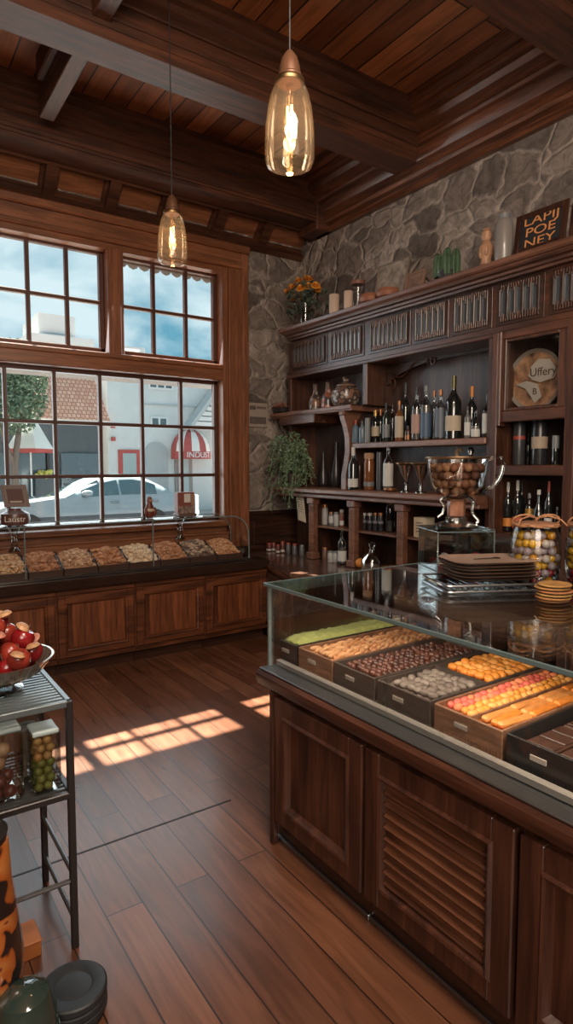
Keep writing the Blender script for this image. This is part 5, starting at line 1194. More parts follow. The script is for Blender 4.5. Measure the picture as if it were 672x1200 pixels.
# 1 tan fingers
y1, y0 = TRAYS[1]; m = MB(); m.ball((0, 0, .0125), (.026, .0115, .0115), 10, 7); 
for i, v in enumerate(m.v): m.v[i] = (v[0]*(1+.0), v[1]*(1-.12*math.cos(v[0]*120)), v[2])
pl = []
nx, ny = 13, 9
for layer in range(2):
    for a in range(nx-layer):
        for b in range(ny-layer):
            pl.append((TXA+.04+(TXB-TXA-.075)*(a+.5*layer)/(nx-1)+rg.uniform(-.004, .004), y0+.022+(y1-y0-.044)*(b+.5*layer)/(ny-1)+rg.uniform(-.003, .003), SB+.012*0+layer*.019+rg.uniform(0, .004), rg.uniform(-.5, .5)+PI*.06, .12, rg.uniform(.88, 1.05)))
strew('finger_biscuit', m, [pri('biscuit_tan', (.50, .22, .09), .6, noise=.3, nscale=40), pri('biscuit_pale', (.58, .30, .14), .6, noise=.3, nscale=40)], 'small tan finger biscuit in the second island tray from the left', 'biscuit', 'finger biscuits in the tan tray', pl)
# 2 chocolates
y1, y0 = TRAYS[2]; m = MB(); m.ball((0, 0, .0125), (.0135, .0125, .0125), 10, 7); pl = []
nx, ny = 21, 8
for layer in range(2):
    for a in range(nx-layer):
        for b in range(ny-layer):
            if len(pl) < 290: pl.append((TXA+.03+(TXB-TXA-.055)*(a+.5*layer)/(nx-1)+rg.uniform(-.004, .004), y0+.022+(y1-y0-.044)*(b+.5*layer)/(ny-1)+rg.uniform(-.003, .003), SB+layer*.02+rg.uniform(0, .003), rg.uniform(0, 6), .2, rg.uniform(.92, 1.08)))
strew('chocolate_ball', m, [pri('chocolate_dark', (.055, .016, .009), .35, coat=.2), pri('chocolate_red', (.10, .03, .016), .35, coat=.2)], 'round dark chocolate in the third island tray from the left', 'chocolate', 'round chocolates in the black tray', pl)
# 3 grey almonds / orange sweets
y1, y0 = TRAYS[3]; m = MB(); m.ball((0, 0, .013), (.022, .016, .0125), 12, 8); pl = []
for layer in range(2):
    nx, ny = 7-layer, 7-layer
    for a in range(nx):
        for b in range(ny): pl.append((1.528+.225*(a+.5*layer)/6+rg.uniform(-.004, .004), y0+.026+(y1-y0-.052)*(b+.5*layer)/6+rg.uniform(-.003, .003), SB+layer*.021+rg.uniform(0, .004), rg.uniform(0, 6), .15, rg.uniform(.9, 1.1)))
strew('grey_almond', m, [pri('almond_grey', (.15, .115, .098), .5, noise=.2, nscale=60), pri('almond_grey_light', (.20, .16, .135), .5)], 'grey-brown sugared almond in the front half of the shared tray', 'almond', 'grey almonds in the shared tray', pl)
m = MB(); m.ball((0, 0, .014), (.024, .018, .0135), 12, 8); pl = []
for layer in range(2):
    nx, ny = 8-layer, 7-layer
    for a in range(nx):
        for b in range(ny): pl.append((1.818+.275*(a+.5*layer)/7+rg.uniform(-.004, .004), y0+.027+(y1-y0-.054)*(b+.5*layer)/6+rg.uniform(-.003, .003), SB+layer*.022+rg.uniform(0, .004), rg.uniform(0, 6), .2, rg.uniform(.9, 1.1)))
strew('orange_sweet', m, [pri('sweet_orange', (.66, .23, .035), .45, noise=.15, nscale=30), pri('sweet_orange_light', (.72, .31, .07), .45)], 'rounded orange sweet in the rear half of the shared tray', 'sweet', 'orange sweets in the shared tray', pl)
# 4 pink-orange pieces in rows and orange strips
y1, y0 = TRAYS[4]; m = MB(); m.ball((0, 0, .013), (.020, .0145, .0125), 10, 7)
PK = [pri('sweet_pink', (.62, .12, .085), .5), pri('sweet_coral', (.66, .20, .09), .5)]; OR = [pri('sweet_amber', (.68, .27, .045), .5), pri('sweet_apricot', (.70, .33, .09), .5)]
for rowset, (rows, mats, lab, grp) in enumerate((((0, 1), PK, 'coral pink sugared piece in the left rows of the orange tray', 'pink pieces'), ((2, 3), OR, 'amber sugared piece in the rows beside the pink ones', 'amber pieces'))):
    pl = []
    for b in rows:
        for a in range(17):
            for lay in range(2): pl.append((TXA+.04+(TXB-TXA-.08)*(a+.5*lay)/17, 1.298-b*.0285-.004*lay, SB+.018*lay+rg.uniform(0, .003), rg.uniform(-.5, .5), .2, rg.uniform(.9, 1.05)))
    strew('sugared_piece', m, mats, lab, 'sweet', grp, pl)
m = MB(); m.box(-.07, .07, -.014, .014, 0, .02, .007); pl = []
for lay in range(2):
    for a in range(4):
        for b in range(4-lay): pl.append((TXA+.095+.145*a+.02*lay, y0+.028+b*.0295+.014*lay, SB+.0205*lay+.001, rg.uniform(-.10, .10), .02, 1))
strew('orange_strip', m, [pri('strip_orange', (.60, .19, .03), .5, noise=.25, nscale=40), pri('strip_peach', (.56, .22, .06), .5, noise=.25, nscale=40)], 'flat orange fruit strip in the right half of the orange tray', 'sweet', 'orange fruit strips', pl)
m = MB(); m.box(-.016, .016, -.0022, .0022, 0, .0018, .0005); pl = [(TXA+.06+.55*rg.random(), y0+.02+.1*rg.random(), SB+.0425, rg.uniform(-.8, .8), 0, 1) for q in range(16)]
# 5-6 dark chocolate slabs
for ti, lab in ((5, 'dark chocolate slab in the tray at the right edge of the island'),):
    y1, y0 = TRAYS[ti]; m = MB(); m.box(-.095, .095, -.046, .046, 0, .026, .004)
    for q in (-1, 0, 1): m.box(q*.06-.026, q*.06+.026, -.04, .04, .025, .031, .004)
    pl = [(TXA+.115+.2*a, y0+.062+.1*b, SB+.001, 0, 0, 1) for a in range(3) for b in range(2)]
    strew('chocolate_slab', m, [pri('slab_dark%d' % ti, (.045, .02, .014), .45, noise=.3, nscale=30)], lab, 'chocolate', lab+' group', pl)
# ================================================================== ON TOP OF THE ISLAND GLASS
TZ = 1.1006
# glass box with sweets, carrying the urn
bx, by = 2.40, 2.005; bh = .185; hx = .14
gb = thing('glass_sweet_box', 'square clear glass box with red and pale sweets under the glass urn', 'box', (bx, by, TZ))
rot = math.radians(-34.7+8); cR, sR = math.cos(rot), math.sin(rot)
TBX = lambda x, y, z: (bx+x*cR-y*sR, by+x*sR+y*cR, TZ+z)
m = MB(); m.T = TBX
for s_ in (-1, 1): m.box(-hx, hx, s_*.125-.003, s_*.125+.003, 0, bh, .002); m.box(s_*hx-.003, s_*hx+.003, -.125, .125, 0, bh, .002)
m.box(-hx, hx, -.125, .125, .0, .005); part('panes', m, thin_glass('box_glass', (.84, .89, .89), .10, .02, .8), gb)
m = MB(); m.T = TBX
for sx in (-1, 1):
    for sy in (-1, 1): m.tube([(sx*hx, sy*.125, 0), (sx*hx, sy*.125, bh)], .003, 6)
m.tube([(-hx, -.125, bh), (hx, -.125, bh), (hx, .125, bh), (-hx, .125, bh)], .0035, 6, True); part('frame', m, GEDGE, gb)
m = MB(); m.T = TBX; m.box(-hx-.004, hx+.004, -.13, .13, bh, bh+.012, .004); part('lid', m, GLASSJ, gb)
m = MB(); m.ball((0, 0, .02), (.026, .02, .02), 10, 7); pl = []
for q, (x, y) in enumerate(((-.10, -.09), (-.06, -.085), (-.11, -.04), (.0, -.09), (.05, -.09), (.10, -.085), (-.05, -.03), (.02, -.03), (.08, -.03), (.1, .04), (.03, .04), (-.04, .04), (-.1, .04), (-.08, -.07), (.07, -.07))):
    p = TBX(x, y, .006+(.036 if q > 12 else 0)); pl.append((p[0], p[1], p[2], q*1.3, .3, 1))
strew('wrapped_sweet', m, [cmat('candy_red', (.48, .035, .03), .3), cmat('candy_rose', (.55, .25, .22), .35), cmat('candy_white', (.6, .52, .47), .35)], 'red or pale sweet inside the square glass box', 'sweet', 'sweets in the glass box', pl, 5)
# urn
uz = TZ+bh+.0135; u = thing('glass_urn', 'large glass trophy urn on a stem filled with brown truffles', 'urn', (bx, by, uz))
m = MB(); m.lathe([(.105, 0), (.11, .008), (.075, .022), (.05, .03), (.052, .045), (.04, .055)], bx, by, uz, 28); part('foot', m, CHROME, u)
m = MB(); m.lathe([(.042, .05), (.044, .07), (.044, .125), (.052, .135), (.03, .14)], bx, by, uz, 8); part('stem', m, cmat('stem_brown', (.28, .13, .08), .25, coat=.4, noise=.3, nscale=20), u)
m = MB(); m.lathe([(.045, .138), (.06, .15), (.098, .165), (.122, .20), (.136, .26), (.148, .335)], bx, by, uz, 32, cap=False); part('bowl', m, GLASSJ, u)
m = MB(); m.tube([(bx+.149*math.cos(2*PI*i/32), by+.149*math.sin(2*PI*i/32), uz+.336) for i in range(32)], .0055, 6, True); part('rim', m, BRASS, u)
hv = Vector((cy_, -sy_, 0)); P0 = Vector((bx, by, uz))
def smooth_path(pts, k_=6):
    pts = [Vector(p) for p in pts]; out = []
    for i in range(len(pts)-1):
        p0, p1, p2, p3 = pts[max(i-1, 0)], pts[i], pts[i+1], pts[min(i+2, len(pts)-1)]
        for q in range(k_):
            t = q/k_; out.append(.5*((2*p1)+(p2-p0)*t+(2*p0-5*p1+4*p2-p3)*t*t+(3*p1-p0-3*p2+p3)*t**3))
    return out+[pts[-1]]
m = MB(); m.tube(smooth_path([P0+hv*.142+Vector((0, 0, .325)), P0+hv*.19+Vector((0, 0, .345)), P0+hv*.222+Vector((0, 0, .32)), P0+hv*.215+Vector((0, 0, .255)), P0+hv*.18+Vector((0, 0, .20)), P0+hv*.145+Vector((0, 0, .185)), P0+hv*.115+Vector((0, 0, .195))]), .010, 10); part('handle', m, GLASSJ, u)
m = MB(); m.tube(smooth_path([P0-hv*.05+Vector((0, 0, .15)), P0-hv*.075+Vector((0, 0, .13)), P0-hv*.06+Vector((0, 0, .10)), P0-hv*.065+Vector((0, 0, .07)), P0-hv*.09+Vector((0, 0, .045))]), .007, 8); part('stem_scroll', m, CHROME, u)
m = MB(); m.tube(smooth_path([P0+hv*.05+Vector((0, 0, .15)), P0+hv*.085+Vector((0, 0, .12)), P0+hv*.08+Vector((0, 0, .07)), P0+hv*.11+Vector((0, 0, .03)), P0+hv*.10+Vector((0, 0, .015))]), .009, 8); part('stem_scroll', m, CHROME, u)
def pack(cx, cy, prof, z0, z1, r, jit, rg):
    out = []; z = z0+r; k_ = 0
    while z < z1:
        R = prof(z)-r-.002; st_ = 2.03*r; row = 0
        yv = -R+(k_ % 2)*r*.6
        while yv <= R:
            xv = -math.sqrt(max(0, R*R-yv*yv)); off = ((row+k_) % 2)*r; xx = xv+off*.5
            while xx <= -xv+1e-6:
                if xx*xx+yv*yv <= R*R+1e-6: out.append((cx+xx+rg.uniform(-jit, jit), cy+yv+rg.uniform(-jit, jit), z+rg.uniform(-jit, jit)))
                xx += st_
            yv += st_*.87; row += 1
        z += 1.72*r; k_ += 1
    return out
def uprof(z):
    h = z-uz; P_ = [(.138, .045), (.15, .06), (.165, .098), (.20, .122), (.26, .136), (.335, .148)]
    return lerp(h, P_)
ps = [p for p in pack(bx, by, uprof, uz+.153, uz+.315, .022, .002, rg)]
m = MB(); m.ball((0, 0, 0), .0222, 12, 8, .05, random.Random(1))
strew('truffle', m, [pri('truffle_brown', (.24, .09, .04), .6, noise=.3, nscale=50), pri('truffle_dark', (.13, .045, .022), .6, noise=.3, nscale=50), pri('truffle_tan', (.36, .17, .085), .6, noise=.3, nscale=50)], 'brown truffle inside the large glass urn', 'truffle', 'truffles in the glass urn', [(p[0], p[1], p[2], rg.uniform(0, 6), 1, rg.uniform(.92, 1.03)) for p in ps], 3)
# gumball jars
GB = [cmat('gum_yellow', (.68, .36, .02), .25, coat=.3), cmat('gum_orange', (.60, .25, .015), .25, coat=.3), cmat('gum_white', (.50, .42, .38), .3, coat=.3), cmat('gum_lilac', (.36, .28, .30), .3, coat=.3), cmat('gum_red', (.34, .018, .03), .25, coat=.3), cmat('gum_yellow2', (.68, .36, .02), .25, coat=.3)]
TW = pri('twine', (.36, .17, .08), .8, noise=.3, nscale=60)
for ji, (jx, jy, jl, gl, gr) in enumerate(((2.345, 1.535, 'round glass jar of yellow, white and red gumballs with a twine-tied lid, the left one', 'gumball inside the left glass jar', 'gumballs in the left jar'), (2.505, 1.378, 'second glass jar of gumballs with a twine-tied lid, at the right edge', 'gumball inside the right glass jar', 'gumballs in the right jar'))):
    j = thing('gumball_jar', jl, 'jar', (jx, jy, TZ), 'gumball jars')
    m = MB(); m.lathe([(.07, .001), (.088, .012), (.102, .06), (.105, .12), (.101, .18), (.09, .225), (.086, .24), (.088, .25)], jx, jy, TZ, 32, cap=False); m.lathe([(0, .001), (.07, .001)], jx, jy, TZ, 32, cap=False); part('glass_body', m, GLASSJ, j)
    m = MB(); m.lathe([(.088, .250), (.089, .252), (.088, .256), (.05, .262), (0, .263)], jx, jy, TZ, 28); part('lid', m, cmat('lid_tan', (.26, .13, .075), .6), j)
    m = MB()
    for q in range(3): m.tube([(jx+(.093+.003*math.sin(i*2+q))*math.cos(2*PI*i/28), jy+(.093+.003*math.sin(i*2+q))*math.sin(2*PI*i/28), TZ+.246+.004*q+.002*math.sin(i*1.7+q)) for i in range(28)], .0028, 5, True)
    for s_ in (-1, 1):
        m.tube([(jx, jy, TZ+.265)]+[tuple(Vector((jx, jy, TZ+.265))+RV*s_*(.05-.05*math.cos(a))+Vector((0, 0, .026*math.sin(a)))-FV*.02*math.sin(a)) for a in [i*PI/6 for i in range(1, 11)]], .0045, 5)
        m.tube([Vector((jx, jy, TZ+.275)), Vector((jx, jy, TZ+.285))+RV*s_*.04-FV*.03, Vector((jx, jy, TZ+.27))+RV*s_*.085-FV*.05, Vector((jx, jy, TZ+.245))+RV*s_*.10-FV*.075], .0035, 5)
    part('twine', m, TW, j)
    prof = lambda z: lerp(z-TZ, [(0, .07), (.012, .087), (.06, .100), (.12, .103), (.18, .099), (.225, .088)])
    rg2 = random.Random(40+ji); pk = pack(jx, jy, prof, TZ+.003, TZ+.215, .0178, .0022, rg2)
    m = MB(); m.ball((0, 0, 0), .0177, 14, 9)
    o = None; meshes = [m.build('gumball', mt, (0, 0, 0)) for mt in GB]
    for p in pk:
        if o is None: o = bpy.data.objects.new('gumball', meshes[0]); c = o; tag(o, gl, 'gumball', gr)
        else: c = o.copy()
        hh = (p[2]-TZ)/.2
        wts = (3, 2, 3, 3, .6, 1.5) if hh > .38 else (1, 1, 2, 2, 5, 1)
        gi = rg2.choices(range(6), wts)[0]; c.data = meshes[gi]; cn = ('yellow', 'orange', 'white', 'lilac grey', 'dark red', 'yellow')[gi]; c['label'] = cn+' '+gl; c['group'] = cn+' '+gr; COL.objects.link(c); c.location = p
# stack of plates on a wire tray
px_, py_ = 2.105, 1.615
wr = thing('wire_tray', 'silver scroll-handled wire tray under the stack of plates', 'tray', (px_, py_, TZ))
def TWt(x, y, z): return (px_+x*cR-y*sR, py_+x*sR+y*cR, TZ+z)
def rrect(hx, hy, r, n=5):
    P_ = []
    for (sx, sy, a0) in ((1, 1, 0), (-1, 1, PI/2), (-1, -1, PI), (1, -1, 1.5*PI)):
        for i in range(n+1): a = a0+PI/2*i/n; P_.append((sx*(hx-r)+r*math.cos(a), sy*(hy-r)+r*math.sin(a)))
    return P_
m = MB(); m.T = TWt; R0 = rrect(.215, .135, .03); m.tube([(x, y, .0055) for x, y in R0], .005, 6, True); m.tube([(x*1.02, y*1.02, .030) for x, y in R0], .005, 6, True)
part('wire_rim', m, STEEL, wr)
m = MB(); m.T = TWt
for i in range(9): x = -.2+.05*i; m.tube([(x, -.133, .006), (x, .133, .006)], .003, 5)
part('wire_floor', m, STEEL, wr)
m = MB(); m.T = TWt
for i in range(9):
    c0 = -.18+.045*i
    m.tube([(c0+.018*math.cos(a)*(1-a/14), -.137, .019+.012*math.sin(a)*(1-a/14)) for a in [k_*.6 for k_ in range(14)]], .0028, 5)
part('scrollwork', m, CHROME, wr)
for s_ in (-1, 1):
    m = MB(); m.T = TWt; m.tube([(s_*.215, -.06, .03), (s_*.25, -.06, .045), (s_*.262, -.02, .05), (s_*.262, .03, .05), (s_*.25, .06, .045), (s_*.215, .06, .03)], .0055, 8); part('handle', m, CHROME, wr)
PLM = [pri('plate_brown', (.20, .12, .085), .4, coat=.2), pri('plate_tan', (.27, .18, .135), .4, coat=.2)]
ordn = ['bottom plate of the stack on the wire tray', 'second plate from the bottom of the stack on the wire tray', 'third plate from the bottom of the stack', 'fourth plate from the bottom of the stack', 'fifth plate from the bottom of the stack', 'topmost rounded-square brown plate of the stack']
for i in range(6):
    z = .036+i*.0135; dx, dy = rg.uniform(-.008, .008), rg.uniform(-.006, .006); m = MB(); m.T = lambda x, y, z_, dx=dx, dy=dy, z=z: TWt(x+dx+.02, y+dy, z+z_)
    rings = [(.13, .085, 0), (.165, .115, .006), (.178, .125, .013), (.174, .121, .0125), (.15, .10, .006)]
    n = len(rrect(1, 1, .3)); vs = []
    for hx_, hy_, z_ in rings: vs += [(x, y, z_) for x, y in rrect(hx_, hy_, .06)]
    F = [(k_*n+q, k_*n+(q+1) % n, (k_+1)*n+(q+1) % n, (k_+1)*n+q) for k_ in range(len(rings)-1) for q in range(n)]+[tuple(range(n))[::-1], tuple((len(rings)-1)*n+q for q in range(n))]
    m.add(vs, F); single('plate', m, PLM[i % 2], 'rounded-square brown plate, '+ordn[i] if i < 5 else ordn[5], 'plate', 'stack of plates on the island')
# coin spoon on top plate
m = MB(); m.T = lambda x, y, z_: TWt(x+.02, y, .036+5*.0135+.0065+z_); m.tube([(-.06, .0, .003), (.03, .01, .003)], .003, 6); m.ball((.045, .012, .004), (.018, .013, .004), 10, 6); single('teaspoon', m, CHROME, 'small silver spoon lying on the topmost plate', 'spoon')
# red saucers
sxx, syy = 2.20, 1.845
for i in range(4):
    m = MB(); m.lathe([(.03, 0), (.055, .006), (.066, .014), (.062, .014), (.04, .006), (0, .004)], sxx+rg.uniform(-.004, .004), syy+rg.uniform(-.004, .004), TZ+i*.0105, 22)
    single('saucer', m, [cmat('saucer_red', (.42, .05, .045), .35), cmat('saucer_rose', (.5, .2, .17), .35)][i == 3], ('bottom red saucer of the little stack by the glass box', 'second red saucer from the bottom of the little stack', 'third red saucer from the bottom of the little stack', 'topmost pinkish saucer of the little stack')[i], 'saucer', 'red saucers')
# biscuits in a tied stack
cx2, cy2 = 2.085, 1.285
for i in range(6):
    m = MB(); rx, ry = .066+rg.uniform(-.006, .006), .056+rg.uniform(-.006, .006); ox, oy = rg.uniform(-.006, .006), rg.uniform(-.006, .006)
    prof = [(.8, 0), (1, .003), (1.02, .006), (.95, .0095), (.6, .0085), (0, .008)]
    m.lathe([(a*rx, b_) for a, b_ in prof], cx2+ox, cy2+oy, TZ+.0115*i, 22, 1, ry/rx)
    single('wafer', m, pri('wafer_%d' % i, (.30+.03*(i % 2), .13+.02*(i % 3), .05), .6, noise=.3, nscale=40), 'round brown wafer, '+('bottom', 'second from the bottom', 'third from the bottom', 'fourth from the bottom', 'fifth from the bottom', 'topmost')[i]+' of the stack beside the gumball jar', 'wafer', 'stack of wafers on the island')
# small metal rail box behind
sx_, sy2 = 2.63, 1.86
sc = thing('glass_dispenser', 'small glass dispenser with a long metal bar lid behind the plates', 'dispenser', (sx_, sy2, TZ)); TS = lambda x, y, z: (sx_+x*cR-y*sR, sy2+x*sR+y*cR, TZ+z)
m = MB(); m.T = TS; m.box(-.07, .07, -.05, .05, .0, .115, .004); part('glass_body', m, thin_glass('disp_glass', (.6, .66, .66), .12, .03, .8), sc)
m = MB(); m.T = TS; m.box(-.105, .12, -.05, .05, .115, .137, .005); part('metal_bar', m, STEEL, sc)
m = MB(); m.T = TS; m.box(-.05, .05, -.035, .035, .004, .06); part('contents', m, cmat('disp_fill', (.05, .04, .04), .5), sc)
# ================================================================== WIRE RACK AT LEFT
RX0, RX1, RY0, RY1, RZ = -.25, .535, 1.985, 2.40, .845
rk = thing('metal_rack', 'dark metal rack with slatted shelves at the left edge', 'rack', ((RX0+RX1)/2, (RY0+RY1)/2, 0))
for x in (RX0+.01, RX1-.01):
    for y in (RY0+.01, RY1-.01): m = MB(); m.box(x-.011, x+.011, y-.011, y+.011, 0, RZ-.002, .003); part('leg', m, DSTEEL, rk)
for z, nm in ((RZ, 'shelf'), (.54, 'shelf'), (.06, 'shelf')):
    m = MB(); m.box(RX0, RX1, RY0, RY0+.02, z-.022, z, .003); m.box(RX0, RX1, RY1-.02, RY1, z-.022, z, .003); m.box(RX0, RX0+.02, RY0, RY1, z-.022, z, .003); m.box(RX1-.02, RX1, RY0, RY1, z-.022, z, .003)
    if z == .06: m = MB(); m.box(RX0, RX1-.2, RY0+.15, RY0+.165, z-.012, z); m.box(RX0, RX1-.2, RY1-.02, RY1, z-.02, z)
    sf = part('shelf_frame', m, DSTEEL if z < .8 else pri('rack_top_grey', (.15, .18, .19), .35, .5), rk)
    m = MB(); n = 14 if z > .1 else 6
    if z > .1:
        for i in range(1, n): y = RY0+.02+(RY1-RY0-.04)*i/n; m.box(RX0+.02, RX1-.02, y-.006, y+.006, z-.012, z-.003)
    else:
        for i in range(n): x = RX0+.05+i*.085; m.box(x-.004, x+.004, RY0+.15, RY1, z-.01, z-.002)
    part('shelf_slats', m, pri('slat_grey%d' % int(z*100), (.20, .24, .25) if z > .8 else (.09, .09, .09), .35, .5), sf)
m = MB(); m.tube([(RX1-.01, RY0+.01, .255), (RX1-.01, RY1-.01, .255)], .008, 8); part('side_rail', m, STEEL, rk)
m = MB(); m.tube([(RX1-.01, RY0+.01, .235), (RX0+.01, RY0+.01, .235)], .008, 8); part('front_rail', m, STEEL, rk)
m = MB(); m.tube([(RX1-.01, RY0+.01, .10), (RX1-.01, RY1-.01, .10)], .008, 8); part('side_rail', m, STEEL, rk)
# glass bowl with apples
bcx, bcy = .345, 2.215; bz = RZ+.0006
bo = thing('glass_fruit_bowl', 'fluted glass bowl on a low foot filled with red apples on the rack', 'bowl', (bcx, bcy, bz))
m = MB(); m.lathe([(.085, 0), (.088, .006), (.05, .016), (.035, .026), (.06, .034)], bcx, bcy, bz, 28); part('foot', m, thin_glass('bowl_foot', (.75, .82, .83), .2, .05, .9), bo)
m = MB(); seg = 56; prof = [(.04, .030), (.10, .038), (.148, .062), (.178, .098), (.188, .112), (.180, .112), (.168, .098), (.14, .068), (.09, .046), (0, .040)]
m.lathe(prof, bcx, bcy, bz, seg)
for q, v in enumerate(m.v):
    if q % 2 and q < seg*4: m.v[q] = ((v[0]-bcx)*.965+bcx, (v[1]-bcy)*.965+bcy, v[2])
part('bowl', m, thin_glass('bowl_glass_hazed', (.62, .58, .55), .2, .06, .8, (1, .9, .8), .35, (.5, .42, .36)), bo, ang=15)  # brownish reflection on the glass put in as coloured haze
AR = [pri('apple_red', (.24, .010, .012), .22, coat=.4, noise=.35, nscale=12), pri('apple_blush', (.30, .035, .02), .25, coat=.3, noise=.5, nscale=10)]
am = MB(); am.lathe([(0, .004), (.012, .0), (.026, .006), (.038, .024), (.041, .042), (.036, .060), (.024, .070), (.010, .068), (0, .061)], 0, 0, 0, 20)
stm = MB(); stm.tube([(0, 0, .06), (.004, 0, .078), (.009, .002, .092)], .0018, 5)
cm = MB(); cm.lathe([(0, .0), (.016, .003), (.024, .010), (.017, .019), (.0, .022)], 0, 0, 0, 14)
root = None; base_pl = []
def apple_pl():
    out = []
    for k_, (n, R, z) in enumerate(((6, .088, .064), (1, 0, .052), (9, .122, .098), (5, .062, .112), (5, .074, .150), (1, 0, .165), (3, .035, .195))):
        for i in range(n): a = 2*PI*i/n+k_*.5; out.append((bcx+R*math.cos(a), bcy+R*math.sin(a), bz+z-.006))
    return out
A0 = thing('apple', 'red apple in the fluted glass bowl on the rack', 'apple', (0, 0, 0), 'apples in the glass bowl')
part('fruit', am, AR[0], A0); part('stem', stm, pri('apple_stem', (.10, .06, .03), .8), A0)
for i, p in enumerate(apple_pl()):
    o = A0 if i == 0 else copy_tree(A0); o.location = p; o.rotation_euler = (rg.uniform(-.6, .6), rg.uniform(-.6, .6), rg.uniform(0, 6)); s_ = rg.uniform(.86, .98); o.scale = (s_,)*3
    for c in o.children:
        if c.name.startswith('fruit') and i % 3 == 1:
            c.data = c.data.copy(); c.data.materials[0] = AR[1]
cp = []
for i, (R, a, z) in enumerate(((.155, -1.3, .146), (.14, -.7, .150), (.10, -1.6, .205), (.09, -.5, .210), (.05, -1.9, .245), (.04, -.2, .250), (.15, -2.0, .148), (.13, .0, .155), (.05, .9, .243))):
    cp.append((bcx+R*math.cos(a), bcy+R*math.sin(a), bz+z-.004, i*1.1, .5, 1))
strew('caramel_piece', cm, [pri('caramel_tan', (.50, .27, .13), .5, noise=.3, nscale=40), pri('caramel_rose', (.50, .20, .13), .5)], 'tan caramel-like piece lying on top of the apples', 'sweet', 'tan pieces on the apples', cp)
# plastic boxes of sweets on the second shelf
S2 = .5406
PLG = thin_glass('clear_plastic', (.82, .85, .83), .12, .06, .7)
def sweetbox(lab, x0, x1, y0, y1, h, balls, lidc):
    t = thing('sweet_box', lab, 'box', ((x0+x1)/2, (y0+y1)/2, S2), 'clear boxes of sweets on the rack')
    m = MB(); m.box(x0, x1, y0, y1, S2, S2+h, .012); part('clear_box', m, PLG, t)
    m = MB(); m.box(x0+.004, x1-.004, y0+.004, y1-.004, S2+h-.016, S2+h+.002, .004); part('lid', m, lidc, t)
    return t
def fillbox(x0, x1, y0, y1, z0, z1, r, mats, name, lab, grp, seed):
    m = MB(); m.ball((0, 0, 0), r*.99, 12, 8, .03, random.Random(2)); pl = []; z = z0+r; k_ = 0
    while z < z1:
        y = y0+r+.003; b = 0
        while y < y1-r:
            x = x0+r+.003+(r*.6 if (b+k_) % 2 else 0)
            while x < x1-r: pl.append((x, y, z, rg.uniform(0, 6), 1, 1)); x += 2.02*r
            y += 2.0*r; b += 1
        z += 1.8*r; k_ += 1
    strew(name, m, mats, lab, 'sweet', grp, pl, seed)
PLL = pri('lid_clear_pale', (.42, .50, .50), .25)
sweetbox('clear box with orange sweets above green ones, on the second rack shelf', .415, .505, 2.02, 2.12, .205, 0, PLL)
fillbox(.419, .501, 2.024, 2.116, S2+.003, S2+.10, .0146, [cmat('sw_green', (.12, .15, .02), .5), cmat('sw_green2', (.17, .20, .04), .5)], 'green_sweet', 'green sweet in the lower half of the small clear box on the rack', 'green sweets in the small box', 3)
fillbox(.419, .501, 2.024, 2.116, S2+.103, S2+.188, .0146, [cmat('sw_orange', (.42, .19, .05), .5), cmat('sw_orange2', (.36, .20, .06), .5)], 'orange_sweet', 'orange sweet in the upper half of the small clear box on the rack', 'orange sweets in the small box', 4)
sweetbox('larger clear box with tan balls above dark red ones, at the left edge', .20, .392, 2.03, 2.20, .235, 0, PLL)
fillbox(.206, .386, 2.036, 2.194, S2+.003, S2+.085, .0205, [cmat('sw_darkred', (.10, .022, .018), .35), cmat('sw_redbrown', (.20, .05, .03), .35)], 'dark_red_sweet', 'dark red sweet at the bottom of the larger clear box on the rack', 'dark red sweets in the larger box', 3)
fillbox(.206, .386, 2.036, 2.194, S2+.10, S2+.20, .0225, [cmat('sw_tan', (.36, .20, .11), .5), cmat('sw_tan2', (.42, .26, .15), .5)], 'tan_sweet', 'tan sweet in the upper part of the larger clear box on the rack', 'tan sweets in the larger box', 3)
cl = thing('glass_block', 'small clear block with a pale lid behind the green and orange box', 'box', (.44, 2.19, S2)); m = MB(); m.box(.40, .475, 2.14, 2.24, S2, S2+.225, .008); part('clear_box', m, PLG, cl); m = MB(); m.box(.398, .477, 2.138, 2.242, S2+.225, S2+.243, .006); part('lid', m, cmat('lid_white', (.5, .52, .52), .3), cl); m = MB(); m.box(.408, .467, 2.148, 2.232, S2+.01, S2+.17); part('contents', m, cmat('block_fill', (.30, .20, .14), .6, noise=.4, nscale=30), cl)
# patterned urn, green jar, discs, orange box on the floor in front
gx_, gy_ = .205, 1.80
v = thing('patterned_vase', 'tall orange and black patterned vase at the lower left edge', 'vase', (gx_, gy_, 0))
def opat():
    m, nt, o = newmat('orange_black_pattern'); p = N(nt, 'ShaderNodeBsdfPrincipled'); p.inputs['Roughness'].default_value = .22; p.inputs['Coat Weight'].default_value = .5
    tc = N(nt, 'ShaderNodeTexCoord'); n = N(nt, 'ShaderNodeTexNoise'); n.inputs['Scale'].default_value = 6.5; n.inputs['Detail'].default_value = 1.5; n.inputs['Distortion'].default_value = 1.8; L(nt, tc.outputs['Object'], n.inputs[0])
    r = N(nt, 'ShaderNodeValToRGB'); e = r.color_ramp.elements; e[0].position = .44; e[0].color = (.018, .012, .012, 1); e[1].position = .47; e[1].color = (.42, .10, .018, 1); q = e.new(.60); q.color = (.50, .19, .05, 1); q = e.new(.63); q.color = (.20, .035, .02, 1)
    L(nt, n.outputs[0], r.inputs[0]); L(nt, r.outputs[0], p.inputs[0]); L(nt, p.outputs[0], o.inputs[0]); return m
m = MB(); m.lathe([(.05, .0), (.08, .02), (.118, .12), (.125, .24), (.112, .36), (.10, .47), (.095, .57), (.085, .585)], gx_, gy_, 0, 32); part('body', m, opat(), v)
m = MB(); m.lathe([(.09, .58), (.094, .60), (.07, .625), (.02, .64), (0, .642)], gx_, gy_, 0, 28); part('lid', m, DSTEEL, v)
